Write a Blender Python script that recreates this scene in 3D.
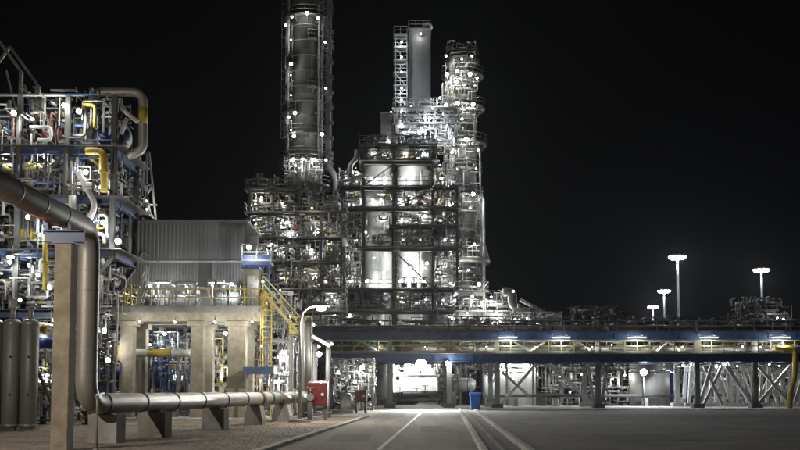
import bpy, math, random
from mathutils import Vector, Matrix
PI = math.pi
R = math.radians
sc = bpy.context.scene
for _o in list(bpy.data.objects):
    bpy.data.objects.remove(_o, do_unlink=True)
C = sc.collection

# ------------------------------------------------------------------ camera, sky, front fill light, exposure
FPX, HC, TILT, HORIZON = 1000.0, 1.7, R(4.0), 390.0        # focal length and rows in pixels of the 800 x 450 photograph
PYC = HORIZON - FPX * math.tan(TILT)
cam = bpy.data.cameras.new('camera')
cam.sensor_width = 36.0
cam.lens = 36.0 * FPX / 800.0
cam.shift_y = (PYC - 225.0) / 800.0
cam.clip_start = 0.1
cam.clip_end = 3000
co = bpy.data.objects.new('camera', cam)
co.location = (0, 0, HC)
co.rotation_euler = (PI / 2 + TILT, 0, 0)
C.objects.link(co)
sc.camera = co

w = bpy.data.worlds.new('World')
sc.world = w
w.use_nodes = True
nt = w.node_tree
bg = nt.nodes['Background']
bg.inputs['Color'].default_value = (0.80, 0.88, 1.0, 1)     # night sky: an even near-black
bg.inputs['Strength'].default_value = 0.0014

front_fill = bpy.data.lights.new('front_fill', 'SUN')  # dim fill light added from behind the camera
front_fill.energy = 0.025
front_fill.angle = R(8)
front_fill.color = (0.92, 0.95, 1.0)
mo = bpy.data.objects.new('front_fill', front_fill)
mo.rotation_euler = (R(52), 0, R(-25))
C.objects.link(mo)

vs = sc.view_settings
vs.view_transform = 'Standard'
vs.look = 'None'
vs.exposure = 0.0
vs.gamma = 1.0
vs.use_curve_mapping = False
try:
    sc.cycles.use_light_tree = True
    sc.cycles.max_bounces = 4
    sc.cycles.diffuse_bounces = 2
    sc.cycles.glossy_bounces = 2
    sc.cycles.transmission_bounces = 2
    sc.cycles.sample_clamp_indirect = 2.0
    sc.cycles.caustics_reflective = False
    sc.cycles.caustics_refractive = False
except Exception:
    pass


def P(px, py, d):
    """point at depth d (metres along the ground from the camera) seen at that pixel of the photograph"""
    u, v = (px - 400) / FPX, (PYC - py) / FPX
    y = math.cos(TILT) - math.sin(TILT) * v
    z = math.sin(TILT) + math.cos(TILT) * v
    return Vector((u / y * d, d, HC + z / y * d))


def X(px, d, py=300):
    return P(px, py, d).x


def Z(py, d):
    return P(400, py, d).z


# ------------------------------------------------------------------ materials
MATS = {}


def mat(name, c, rough=0.6, metal=0.0, var=0.25, scale=1.5, bump=0.0, bscale=20.0, stain=0.0, streak=False, c2=None):
    m = bpy.data.materials.new(name)
    m.use_nodes = True
    n, l = m.node_tree.nodes, m.node_tree.links
    b = n['Principled BSDF']
    b.inputs['Roughness'].default_value = rough
    b.inputs['Metallic'].default_value = metal
    g = n.new('ShaderNodeNewGeometry')
    src = g.outputs['Position']
    if streak:
        mp = n.new('ShaderNodeMapping')
        mp.inputs['Scale'].default_value = (1.0, 0.07, 1.0) if streak == 'y' else (1.0, 1.0, 0.12)
        l.new(src, mp.inputs['Vector'])
        src = mp.outputs['Vector']
    no = n.new('ShaderNodeTexNoise')
    no.inputs['Scale'].default_value = scale
    no.inputs['Detail'].default_value = 6
    no.inputs['Roughness'].default_value = 0.65
    l.new(src, no.inputs['Vector'])
    cr = n.new('ShaderNodeValToRGB')
    lo = [x * (1 - var) for x in c]
    hi = list(c2) if c2 else [min(1, x * (1 + var)) for x in c]
    cr.color_ramp.elements[0].position = 0.32
    cr.color_ramp.elements[1].position = 0.68
    cr.color_ramp.elements[0].color = (*lo, 1)
    cr.color_ramp.elements[1].color = (*hi, 1)
    l.new(no.outputs['Fac'], cr.inputs['Fac'])
    out = cr.outputs['Color']
    if stain > 0:
        n2 = n.new('ShaderNodeTexNoise')
        n2.inputs['Scale'].default_value = scale * 0.37
        n2.inputs['Detail'].default_value = 8
        l.new(src, n2.inputs['Vector'])
        r2 = n.new('ShaderNodeValToRGB')
        r2.color_ramp.elements[0].position = 0.52
        r2.color_ramp.elements[1].position = 0.66
        l.new(n2.outputs['Fac'], r2.inputs['Fac'])
        mu = n.new('ShaderNodeMath')
        mu.operation = 'MULTIPLY'
        mu.inputs[1].default_value = stain
        l.new(r2.outputs['Color'], mu.inputs[0])
        mx = n.new('ShaderNodeMix')
        mx.data_type = 'RGBA'
        l.new(mu.outputs[0], mx.inputs['Factor'])
        l.new(out, mx.inputs['A'])
        mx.inputs['B'].default_value = (0.09, 0.06, 0.04, 1)
        out = mx.outputs['Result']
    l.new(out, b.inputs['Base Color'])
    rr = n.new('ShaderNodeMapRange')
    rr.inputs['To Min'].default_value = max(0.05, rough - 0.15)
    rr.inputs['To Max'].default_value = min(1, rough + 0.15)
    l.new(no.outputs['Fac'], rr.inputs['Value'])
    l.new(rr.outputs['Result'], b.inputs['Roughness'])
    if bump > 0:
        n3 = n.new('ShaderNodeTexNoise')
        n3.inputs['Scale'].default_value = bscale
        n3.inputs['Detail'].default_value = 5
        l.new(g.outputs['Position'], n3.inputs['Vector'])
        bp = n.new('ShaderNodeBump')
        bp.inputs['Strength'].default_value = bump
        bp.inputs['Distance'].default_value = 0.03
        l.new(n3.outputs['Fac'], bp.inputs['Height'])
        l.new(bp.outputs['Normal'], b.inputs['Normal'])
    MATS[name] = m
    return m


def emit(name, col, s):
    m = bpy.data.materials.new(name)
    m.use_nodes = True
    n, l = m.node_tree.nodes, m.node_tree.links
    for x in list(n):
        if x.type != 'OUTPUT_MATERIAL':
            n.remove(x)
    e = n.new('ShaderNodeEmission')
    e.inputs['Color'].default_value = (*col, 1)
    e.inputs['Strength'].default_value = s
    l.new(e.outputs[0], n['Material Output'].inputs['Surface'])
    try:
        m.cycles.emission_sampling = 'NONE'      # the lamp object beside each lens is what gets sampled
    except Exception:
        pass
    MATS[name] = m
    return m


mat('galv', (0.29, 0.29, 0.28), 0.5, 0.35, 0.3, 1.2, stain=0.35)
mat('pale_steel', (0.40, 0.39, 0.37), 0.55, 0.1, 0.25, 1.0, stain=0.3)
mat('dark_steel', (0.10, 0.10, 0.10), 0.6, 0.2, 0.35, 1.0, stain=0.4)
mat('grey_steel', (0.2, 0.2, 0.195), 0.55, 0.2, 0.35, 0.9, stain=0.35)
mat('cladding', (0.34, 0.325, 0.305), 0.5, 0.4, 0.35, 0.7, bump=0.15, bscale=3, stain=0.35, streak=True)
mat('pale_cladding', (0.46, 0.47, 0.465), 0.5, 0.2, 0.28, 0.6, bump=0.2, bscale=2, stain=0.4, streak=True)
mat('black_steel', (0.035, 0.035, 0.036), 0.6, 0.1, 0.4, 1.0, stain=0.3)
mat('dark_cladding', (0.105, 0.105, 0.1), 0.55, 0.2, 0.4, 0.8, bump=0.25, bscale=2, stain=0.4, streak=True)
mat('dull_cladding', (0.2, 0.2, 0.19), 0.5, 0.3, 0.3, 0.6, bump=0.15, bscale=3, stain=0.3, streak=True)
mat('siding', (0.17, 0.17, 0.165), 0.5, 0.25, 0.2, 0.8, stain=0.3, streak=True)
mat('blue', (0.04, 0.075, 0.17), 0.45, 0.0, 0.35, 1.5, stain=0.3)
mat('bright_blue', (0.03, 0.10, 0.42), 0.4, 0.0, 0.25, 1.5)
mat('yellow', (0.46, 0.36, 0.05), 0.5, 0.0, 0.25, 2.0, stain=0.3)
mat('rail_yellow', (0.42, 0.37, 0.14), 0.5, 0.0, 0.25, 2.0, stain=0.25)
mat('red', (0.11, 0.010, 0.013), 0.45, 0.0, 0.3, 2.0, stain=0.2)
mat('rust', (0.34, 0.12, 0.07), 0.8, 0.0, 0.4, 2.5, stain=0.4)
mat('primer', (0.15, 0.075, 0.055), 0.75, 0.0, 0.4, 2.2, stain=0.5)
mat('white', (0.57, 0.575, 0.57), 0.5, 0.0, 0.2, 1.5, stain=0.35, streak=True)
mat('green', (0.09, 0.2, 0.1), 0.5, 0.0, 0.3, 1.5)
mat('concrete', (0.265, 0.236, 0.178), 0.88, 0.0, 0.26, 2.4, bump=0.5, bscale=9, stain=0.3)
mat('grey_concrete', (0.36, 0.355, 0.34), 0.9, 0.0, 0.25, 1.3, bump=0.4, bscale=12, stain=0.35)
mat('kerb', (0.50, 0.475, 0.44), 0.9, 0.0, 0.25, 1.7, bump=0.4, bscale=15, stain=0.4)
mat('asphalt', (0.21, 0.185, 0.158), 0.88, 0.0, 0.5, 1.1, bump=0.6, bscale=30, stain=0.65, streak='y')
mat('lot_asphalt', (0.088, 0.073, 0.058), 0.92, 0.0, 0.65, 0.45, bump=0.8, bscale=6, stain=0.7)
mat('soil', (0.24, 0.195, 0.15), 0.95, 0.0, 0.45, 0.5, bump=0.9, bscale=9, stain=0.4)
mat('stone', (0.27, 0.22, 0.17), 0.95, 0.0, 0.4, 6.0)
mat('line_paint', (0.42, 0.40, 0.37), 0.7, 0.0, 0.5, 3.0, stain=0.85)
mat('black', (0.02, 0.02, 0.02), 0.6, 0.0, 0.3, 2.0)
mat('grass', (0.05, 0.075, 0.03), 0.9, 0.0, 0.4, 2.0)
emit('lamp_white', (1.0, 0.97, 0.92), 45)
emit('lamp_cool', (0.90, 0.95, 1.0), 45)
emit('lamp_dim', (1.0, 0.97, 0.9), 9)
emit('lamp_tube', (0.86, 0.92, 1.0), 5)
emit('lamp_warm', (1.0, 0.93, 0.82), 45)


# ------------------------------------------------------------------ mesh helpers
def fillet(pts, rad, n=5):
    pts = [Vector(p) for p in pts]
    out = [pts[0]]
    for i in range(1, len(pts) - 1):
        a, b, c = pts[i - 1], pts[i], pts[i + 1]
        u, v = (a - b), (c - b)
        lu, lv = u.length, v.length
        u.normalize(); v.normalize()
        t = min(rad, lu * 0.48, lv * 0.48)
        p0, p1 = b + u * t, b + v * t
        for k in range(n + 1):
            s = k / n
            out.append(p0 * (1 - s) ** 2 + b * 2 * s * (1 - s) + p1 * s * s)
    out.append(pts[-1])
    return out


class MB:
    def __init__(self):
        self.v, self.f, self.sm = [], [], []

    def add(self, vs_, fs_, smooth=False):
        o = len(self.v)
        self.v += [tuple(x) for x in vs_]
        self.f += [tuple(i + o for i in f) for f in fs_]
        self.sm += [smooth] * len(fs_)
        return self

    def box(self, lo, hi):
        x0, y0, z0 = lo
        x1, y1, z1 = hi
        return self.add([(x0, y0, z0), (x1, y0, z0), (x1, y1, z0), (x0, y1, z0), (x0, y0, z1), (x1, y0, z1), (x1, y1, z1), (x0, y1, z1)],
                        [(0, 3, 2, 1), (4, 5, 6, 7), (0, 1, 5, 4), (1, 2, 6, 5), (2, 3, 7, 6), (3, 0, 4, 7)])

    def cbox(self, c, s):
        return self.box([c[i] - s[i] / 2 for i in range(3)], [c[i] + s[i] / 2 for i in range(3)])

    def frame_of(self, p, q, up=(0, 0, 1)):
        t = (Vector(q) - Vector(p)).normalized()
        u = Vector(up)
        if abs(t.dot(u)) > 0.98:
            u = Vector((0, 1, 0))
        s = t.cross(u).normalized()
        return t, s, s.cross(t).normalized()

    def extrude(self, prof, p, q, up=(0, 0, 1), smooth=False):
        p, q = Vector(p), Vector(q)
        t, s, u = self.frame_of(p, q, up)
        n = len(prof)
        vs_ = [p + s * a + u * b for a, b in prof] + [q + s * a + u * b for a, b in prof]
        fs_ = [(i, (i + 1) % n, n + (i + 1) % n, n + i) for i in range(n)]
        self.add(vs_, fs_, smooth)
        o = len(self.v) - 2 * n
        self.f += [tuple(o + i for i in reversed(range(n))), tuple(o + n + i for i in range(n))]
        self.sm += [False, False]
        return self

    def bar(self, p, q, w_, h_, up=(0, 0, 1)):
        a, b = w_ / 2, h_ / 2
        return self.extrude([(-a, -b), (a, -b), (a, b), (-a, b)], p, q, up)

    def ibeam(self, p, q, w_, h_, t=None, up=(0, 0, 1)):
        t = t or h_ * 0.09
        a, b, c = w_ / 2, h_ / 2, t / 2
        return self.extrude([(-a, -b), (a, -b), (a, -b + t), (c, -b + t), (c, b - t), (a, b - t), (a, b), (-a, b), (-a, b - t), (-c, b - t), (-c, -b + t), (-a, -b + t)], p, q, up)

    def tube(self, pts, r, seg=10, bend=0.0, n=5, caps=True):
        pts = [Vector(p) for p in pts]
        if bend > 0 and len(pts) > 2:
            pts = fillet(pts, bend, n)
        rs = r if isinstance(r, (list, tuple)) else [r] * len(pts)
        m = len(pts)
        tang = []
        for i in range(m):
            a = pts[max(0, i - 1)]
            b = pts[min(m - 1, i + 1)]
            tang.append((b - a).normalized())
        u = Vector((0, 0, 1))
        if abs(tang[0].dot(u)) > 0.95:
            u = Vector((1, 0, 0))
        s = tang[0].cross(u).normalized()
        vs_ = []
        for i in range(m):
            s = (s - tang[i] * s.dot(tang[i])).normalized()
            k = tang[i].cross(s)
            for j in range(seg):
                a = 2 * PI * j / seg
                vs_.append(pts[i] + (s * math.cos(a) + k * math.sin(a)) * rs[i])
        fs_ = []
        for i in range(m - 1):
            for j in range(seg):
                j2 = (j + 1) % seg
                fs_.append((i * seg + j, i * seg + j2, (i + 1) * seg + j2, (i + 1) * seg + j))
        self.add(vs_, fs_, True)
        if caps:
            o = len(self.v) - len(vs_)
            self.f += [tuple(o + j for j in reversed(range(seg))), tuple(o + (m - 1) * seg + j for j in range(seg))]
            self.sm += [False, False]
        return self

    def lathe(self, prof, c=(0, 0, 0), axis=(0, 0, 1), seg=20):
        """prof: (radius, along) pairs"""
        c, ax = Vector(c), Vector(axis).normalized()
        u = Vector((1, 0, 0)) if abs(ax.x) < 0.9 else Vector((0, 1, 0))
        s = ax.cross(u).normalized()
        k = ax.cross(s)
        vs_, fs_ = [], []
        for r, z in prof:
            for j in range(seg):
                a = 2 * PI * j / seg
                vs_.append(c + ax * z + (s * math.cos(a) + k * math.sin(a)) * max(r, 0.0005))
        for i in range(len(prof) - 1):
            for j in range(seg):
                j2 = (j + 1) % seg
                fs_.append((i * seg + j, i * seg + j2, (i + 1) * seg + j2, (i + 1) * seg + j))
        self.add(vs_, fs_, True)
        o = len(self.v) - len(vs_)
        self.f += [tuple(o + j for j in reversed(range(seg))), tuple(o + (len(prof) - 1) * seg + j for j in range(seg))]
        self.sm += [False, False]
        return self

    def ring(self, c, r0, r1, z0, z1, a0=0.0, a1=2 * PI, seg=24):
        full = abs(a1 - a0 - 2 * PI) < 1e-4
        n = seg if full else seg + 1
        vs_ = []
        for i in range(n):
            a = a0 + (a1 - a0) * i / seg
            ca, sa = math.cos(a), math.sin(a)
            for r, z in ((r0, z0), (r1, z0), (r1, z1), (r0, z1)):
                vs_.append((c[0] + r * ca, c[1] + r * sa, z))
        fs_ = []
        for i in range(seg):
            a, b = i * 4, ((i + 1) % n) * 4
            for k in range(4):
                k2 = (k + 1) % 4
                fs_.append((a + k, a + k2, b + k2, b + k))
        if not full:
            fs_ += [(3, 2, 1, 0), tuple((n - 1) * 4 + k for k in range(4))]
        return self.add(vs_, fs_)

    def rail(self, pts, h=1.1, step=1.5, r=0.035, toe=True):
        pts = [Vector(p) for p in pts]
        for a, b in zip(pts, pts[1:]):
            L = (b - a).length
            if L < 0.05:
                continue
            k = max(1, int(round(L / step)))
            for i in range(k + 1):
                q = a.lerp(b, i / k)
                self.bar(q, q + Vector((0, 0, h)), r * 1.6, r * 1.6)
            for f in (1.0, 0.55):
                self.bar(a + Vector((0, 0, h * f)), b + Vector((0, 0, h * f)), r * 1.7, r * 1.7)
            if toe:
                self.bar(a + Vector((0, 0, 0.09)), b + Vector((0, 0, 0.09)), 0.02, 0.13)
        return self

    def mesh(self, name, material):
        me = bpy.data.meshes.new(name)
        me.from_pydata(self.v, [], self.f)
        me.polygons.foreach_set('use_smooth', self.sm)
        me.materials.append(MATS[material])
        me.update()
        return me

    def build(self, name, material, parent=None):
        off = WORLD.get(parent.name, Vector((0, 0, 0))) if parent else Vector((0, 0, 0))
        if off.length > 0:
            self.v = [(a - off.x, b - off.y, c - off.z) for a, b, c in self.v]
        o = bpy.data.objects.new(name, self.mesh(name, material))
        C.objects.link(o)
        if parent:
            o.parent = parent
        WORLD[o.name] = off.copy()
        return o


WORLD = {}
LABELS = {}


def tag(o, label, cat, group=None):
    n = len(label.split())
    if label in LABELS:
        print('SAME LABEL', label)
    if n < 4 or n > 16:
        print('LABEL WORDS', n, label)
    LABELS[label] = o.name
    o['label'] = label
    o['category'] = cat
    if group:
        o['group'] = group
    return o


def thing(name, label, cat, loc=(0, 0, 0), group=None):
    o = bpy.data.objects.new(name, None)
    C.objects.link(o)
    o.empty_display_size = 0.2
    o.location = loc
    WORLD[o.name] = Vector(loc)
    return tag(o, label, cat, group)


def struct(o, kind='structure'):
    o['kind'] = kind
    return o


def put(me, name, parent, loc, rot=None, scale=None):
    o = bpy.data.objects.new(name, me)
    C.objects.link(o)
    off = WORLD.get(parent.name, Vector((0, 0, 0))) if parent else Vector((0, 0, 0))
    o.location = Vector(loc) - off
    if rot is not None:
        o.rotation_mode = 'QUATERNION'
        o.rotation_quaternion = rot
    if scale is not None:
        o.scale = scale
    if parent:
        o.parent = parent
    WORLD[o.name] = Vector(loc)
    return o


# ------------------------------------------------------------------ lamps
def _flood_meshes():
    h = MB()
    h.lathe([(0.10, -0.32), (0.13, -0.30), (0.15, -0.12), (0.27, 0.0), (0.28, 0.06), (0.24, 0.06)], axis=(0, 1, 0), seg=12)
    h.bar((0, -0.2, 0.0), (0, -0.2, -0.4), 0.06, 0.06)
    h.bar((0, -0.2, -0.38), (0, -0.75, -0.38), 0.06, 0.06)
    l = MB()
    l.lathe([(0.235, 0.062), (0.21, 0.10), (0.13, 0.14), (0.02, 0.155)], axis=(0, 1, 0), seg=12)
    t = MB()
    t.lathe([(0.07, -0.02), (0.12, 0.0), (0.12, 0.05)], axis=(0, 1, 0), seg=8)
    t.bar((0, 0, 0), (0, -0.35, 0.0), 0.05, 0.05)
    g = MB()
    g.lathe([(0.085, 0.05), (0.085, 0.10), (0.06, 0.14), (0.01, 0.155)], axis=(0, 1, 0), seg=8)
    return h.mesh('floodlight', 'grey_steel'), l, t.mesh('bulkhead_lamp', 'grey_steel'), g


_FH, _FL, _BH, _BL = _flood_meshes()
LENS = {(k, c): b.mesh('lens', c) for k, b in (('flood', _FL), ('bulk', _BL)) for c in ('lamp_white', 'lamp_cool', 'lamp_dim')}
GLOW = {}


def glow(parent, loc, power, col, rad=0.2, spot=None):
    key = (round(power), col, rad, spot)
    if key not in GLOW:
        if spot:
            d = bpy.data.lights.new('lamp_light', 'SPOT')
            d.spot_size = R(spot)
            d.spot_blend = 0.8
        else:
            d = bpy.data.lights.new('lamp_light', 'POINT')
        d.energy = power
        d.shadow_soft_size = rad
        d.color = {'lamp_white': (0.97, 0.99, 0.95), 'lamp_cool': (0.84, 0.92, 1.0), 'lamp_dim': (1.0, 0.96, 0.84), 'lamp_warm': (1.0, 0.90, 0.76)}[col]
        GLOW[key] = d
    o = bpy.data.objects.new('lamp_light', GLOW[key])
    C.objects.link(o)
    o.location = loc
    o.parent = parent
    return o


LG = 1.0        # overall lamp level


def flood(parent, pos, power, aim=(0, -1, -0.45), col='lamp_white', scale=1.0, kind='flood', spot=None):
    q = Vector(aim).normalized().to_track_quat('Y', 'Z')
    o = put(_FH if kind == 'flood' else _BH, 'floodlight' if kind == 'flood' else 'bulkhead_lamp', parent, pos, q, (scale,) * 3)
    l = bpy.data.objects.new('lens', LENS[(kind, col)])
    C.objects.link(l)
    l.parent = o
    if power > 0:
        g = glow(o, (0, 0.5 if kind == 'flood' else 0.36, 0), power * LG, col, 0.12, spot)
        if spot:
            g.rotation_euler = (PI / 2, 0, 0)
    return o


lrng = random.Random(3)


def bulk(parent, pos, power=25, aim=(0, -1, -0.2), col='lamp_white', scale=1.0):
    k = lrng.uniform(0.6, 1.25)
    a = Vector(aim) + Vector((lrng.uniform(-.4, .4), 0, lrng.uniform(-.35, .1)))
    return flood(parent, pos, power * (0.5 + 0.5 * k), a, col, scale * k, 'bulk')


_LH = MB().cbox((0, 0, 0), (1.7, 0.22, 0.12)).bar((-0.6, 0.05, 0.05), (-0.6, 1.25, 0.25), 0.05, 0.05).bar((0.6, 0.05, 0.05), (0.6, 1.25, 0.25), 0.05, 0.05).mesh('strip_light', 'white')
_LL = MB().box((-0.78, -0.1, -0.13), (0.78, 0.1, -0.062)).mesh('lens', 'lamp_tube')


def strip_light(parent, pos, power):
    o = put(_LH, 'strip_light', parent, pos)
    l = bpy.data.objects.new('lens', _LL)
    C.objects.link(l)
    l.parent = o
    glow(o, (0, -0.05, -0.4), power * LG, 'lamp_cool', 0.3)
    return o


# ------------------------------------------------------------------ equipment builders
def h_drum(label, c, r, length, axis='x', m='cladding', zbase=None, group=None, cat='drum', name='horizontal_drum'):
    """lying vessel: c is its centre, zbase the deck it stands on"""
    c = Vector(c)
    zb = zbase if zbase is not None else c.z - r - 0.4
    t = thing(name, label, cat, (c.x, c.y, zb), group)
    ax = Vector((1, 0, 0)) if axis == 'x' else Vector((0, 1, 0))
    sd = Vector((0, 1, 0)) if axis == 'x' else Vector((1, 0, 0))
    h = length / 2
    MB().lathe([(r * 0.05, -h), (r * 0.55, -h + r * 0.1), (r * 0.88, -h + r * 0.32), (r, -h + r * 0.6), (r, h - r * 0.6), (r * 0.88, h - r * 0.32), (r * 0.55, h - r * 0.1), (r * 0.05, h)], c, ax, 20).build('shell', m, t)
    for s in (-0.3, 0.3):
        a = c + ax * (length * s)
        b = MB()
        b.extrude([(-r * 0.85, 0), (r * 0.85, 0), (r * 0.8, c.z - zb - r * 0.35), (r * 0.35, c.z - zb - r * 0.85), (-r * 0.35, c.z - zb - r * 0.85), (-r * 0.8, c.z - zb - r * 0.35)],
                  Vector((a.x, a.y, zb)) - ax * 0.1, Vector((a.x, a.y, zb)) + ax * 0.1)
        b.build('saddle', 'grey_steel', t)
        MB().lathe([(r * 1.0, -0.05), (r * 1.025, -0.05), (r * 1.025, 0.05), (r * 1.0, 0.05)], c + ax * (length * s * 0.6), ax, 20).build('band', 'galv', t)
    for s in (-0.2, 0.25):
        a = c + ax * (length * s)
        MB().tube([a + Vector((0, 0, r * 0.9)), a + Vector((0, 0, r + 0.35))], 0.12, 8).lathe([(0.2, 0), (0.2, 0.07)], a + Vector((0, 0, r + 0.3)), seg=10).build('nozzle', 'galv', t)
    return t


def v_vessel(label, base, r, height, m='cladding', group=None, cat='vessel', name='vertical_vessel', legs=4, ring=True, manway=True):
    b = Vector(base)
    t = thing(name, label, cat, b, group)
    z0 = 0.7 if legs else 0.0
    prof = [(r * 0.1, z0), (r * 0.7, z0 + r * 0.15), (r, z0 + r * 0.5), (r, height - r * 0.5), (r * 0.75, height - r * 0.17), (r * 0.1, height)]
    MB().lathe(prof, b, seg=20).build('shell', m, t)
    for i in range(legs):
        a = PI / 4 + i * 2 * PI / legs
        p = b + Vector((math.cos(a) * r * 0.85, math.sin(a) * r * 0.85, 0))
        MB().bar(p, p + Vector((0, 0, z0 + r * 0.7)), 0.14, 0.14).build('leg', 'grey_steel', t)
    if ring:
        k = max(2, int((height - 2 * r) / 1.4))
        for i in range(k):
            z = b.z + z0 + r * 0.6 + (height - z0 - r * 1.2) * i / max(1, k - 1)
            MB().ring(b, r * 0.99, r + 0.03, z - 0.04, z + 0.04, seg=20).build('band', 'galv', t)
    MB().tube([b + Vector((0, 0, height - 0.05)), b + Vector((0, 0, height + 0.5))], 0.12, 8).lathe([(0.2, 0), (0.2, 0.08)], b + Vector((0, 0, height + 0.42)), seg=10).build('nozzle', 'galv', t)
    if manway:
        MB().tube([b + Vector((0, -r * 0.9, height * 0.6)), b + Vector((0, -r - 0.3, height * 0.6))], 0.16, 8).lathe([(0.26, 0), (0.26, 0.08)], b + Vector((0, -r - 0.3, height * 0.6)), (0, -1, 0), 10).build('manway', 'galv', t)
    return t


def pump(label, base, s=1.0, m='blue', group=None):
    b = Vector(base)
    t = thing('pump', label, 'pump', b, group)
    MB().cbox(b + Vector((0, 0, 0.15 * s)), (2.0 * s, 0.9 * s, 0.3 * s)).build('plinth', 'grey_concrete', t)
    MB().lathe([(0.3 * s, 0), (0.33 * s, 0.05 * s), (0.33 * s, 0.75 * s), (0.28 * s, 0.85 * s), (0.1 * s, 0.88 * s)], b + Vector((0.0, 0, 0.7 * s)), (1, 0, 0), 12).build('motor', m, t)
    MB().lathe([(0.12 * s, 0), (0.42 * s, 0.05 * s), (0.42 * s, 0.35 * s), (0.2 * s, 0.45 * s), (0.1 * s, 0.75 * s)], b + Vector((-0.85 * s, 0, 0.75 * s)), (1, 0, 0), 12).build('casing', 'grey_steel', t)
    MB().tube([b + Vector((-0.7 * s, 0, 1.0 * s)), b + Vector((-0.7 * s, 0, 1.9 * s))], 0.12 * s, 8).build('outlet', 'galv', t)
    return t


def valve(parent, c, r=0.16, axis='x', m='red'):
    c = Vector(c)
    ax = Vector((1, 0, 0)) if axis == 'x' else (Vector((0, 1, 0)) if axis == 'y' else Vector((0, 0, 1)))
    st = Vector((0, -1, 0)) if axis == 'z' else Vector((0, 0, 1))
    far = c.y > 90            # there the wheel is a few pixels: joined to the valve
    b = MB().lathe([(r * 1.7, -r * 1.6), (r * 1.7, -r * 1.2), (r * 0.9, -r * 1.2), (r * 1.3, 0), (r * 0.9, r * 1.2), (r * 1.7, r * 1.2), (r * 1.7, r * 1.6)], c, ax, 10).tube([c, c + st * r * 4], r * 0.3, 6)
    h = b if far else MB()
    o = None if far else b.build('valve', 'grey_steel', parent)
    k = c + st * r * 4
    u = Vector((1, 0, 0)) if axis != 'x' or True else ax
    v = st.cross(u)
    pts = [k + (u * math.cos(a) + v * math.sin(a)) * r * 1.8 for a in [2 * PI * i / 12 for i in range(13)]]
    h.tube(pts, r * 0.2, 5)
    h.bar(k - u * r * 1.8, k + u * r * 1.8, r * 0.25, r * 0.25)
    return h.build('valve', m, parent) if far else h.build('handwheel', m, o)


def pipe_part(parent, pts, r, m, bend=None, name='pipe', seg=10, flanges=True):
    b = MB().tube(pts, r, seg, bend if bend is not None else r * 2.6, 4)
    if flanges and r > 0.08:
        for p, q in zip(pts, pts[1:]):
            p, q = Vector(p), Vector(q)
            L = (q - p).length
            if L > 6 * r + 0.8:
                for f in ([0.5] if L < 5 else [0.28, 0.72]):
                    b.lathe([(r * 0.9, -0.075), (r * 1.5, -0.07), (r * 1.5, -0.015), (r * 1.05, -0.01), (r * 1.05, 0.01), (r * 1.5, 0.015), (r * 1.5, 0.07), (r * 0.9, 0.075)], p.lerp(q, f), q - p, seg)
    return b.build(name, m, parent)


def ladder(parent, a, z0, z1, face=(0, -1, 0), cage=True, m='rail_yellow', w_=0.45):
    a = Vector(a)
    f = Vector(face).normalized()
    s = f.cross(Vector((0, 0, 1)))
    b = MB()
    for k in (-1, 1):
        p = a + s * (k * w_ / 2)
        b.bar((p.x, p.y, z0), (p.x, p.y, z1), 0.06, 0.06)
    z = z0 + 0.3
    while z < z1:
        b.bar((a.x - s.x * w_ / 2, a.y - s.y * w_ / 2, z), (a.x + s.x * w_ / 2, a.y + s.y * w_ / 2, z), 0.035, 0.035)
        z += 0.32
    o = b.build('ladder', m, parent)
    if cage and z1 - z0 > 3:
        g = MB()
        z = z0 + 2.3
        hoops = []
        while z < z1:
            pts = [a + f * (0.75 * math.sin(t)) + s * (0.38 * math.cos(t)) for t in [PI * i / 6 for i in range(7)]]
            for p, q in zip(pts, pts[1:]):
                g.bar((p.x, p.y, z), (q.x, q.y, z), 0.05, 0.03)
            hoops.append(pts)
            z += 1.0
        for i in (1, 3, 5):
            p = hoops[0][i]
            g.bar((p.x, p.y, z0 + 2.3), (p.x, p.y, z1), 0.04, 0.03)
        g.build('cage', m, o)
    return o


def stair(label, a, b, width=0.9, m='yellow', group=None, parent=None):
    """flight of steps from point a (bottom) to b (top), width along the side"""
    a, b = Vector(a), Vector(b)
    t = parent or thing('staircase', label, 'staircase', a, group)
    d = b - a
    hd = Vector((d.x, d.y, 0)).normalized()
    s = hd.cross(Vector((0, 0, 1)))
    for k in (-1, 1):
        o = s * (k * width / 2)
        MB().bar(a + o, b + o, 0.05, 0.17).build('stringer', m, t)
        rb = MB()
        L = (b - a).length
        n = max(2, int(L / 1.2))
        for i in range(n + 1):
            q = a.lerp(b, i / n) + o
            rb.bar(q, q + Vector((0, 0, 1.05)), 0.06, 0.06)
        for h in (0.55, 1.05):
            rb.bar(a + o + Vector((0, 0, h)), b + o + Vector((0, 0, h)), 0.06, 0.06)
        rb.build('handrail', m, t)
    n = max(3, int(abs(d.z) / 0.24))
    sm = MB().cbox((0, 0, 0), (0.28 if abs(hd.x) > 0.5 else width - 0.07, width - 0.07 if abs(hd.x) > 0.5 else 0.28, 0.04)).mesh('step', 'grey_steel')
    for i in range(n):
        put(sm, 'step', t, a.lerp(b, (i + 0.5) / n))
    return t


rng = random.Random(11)


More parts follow.
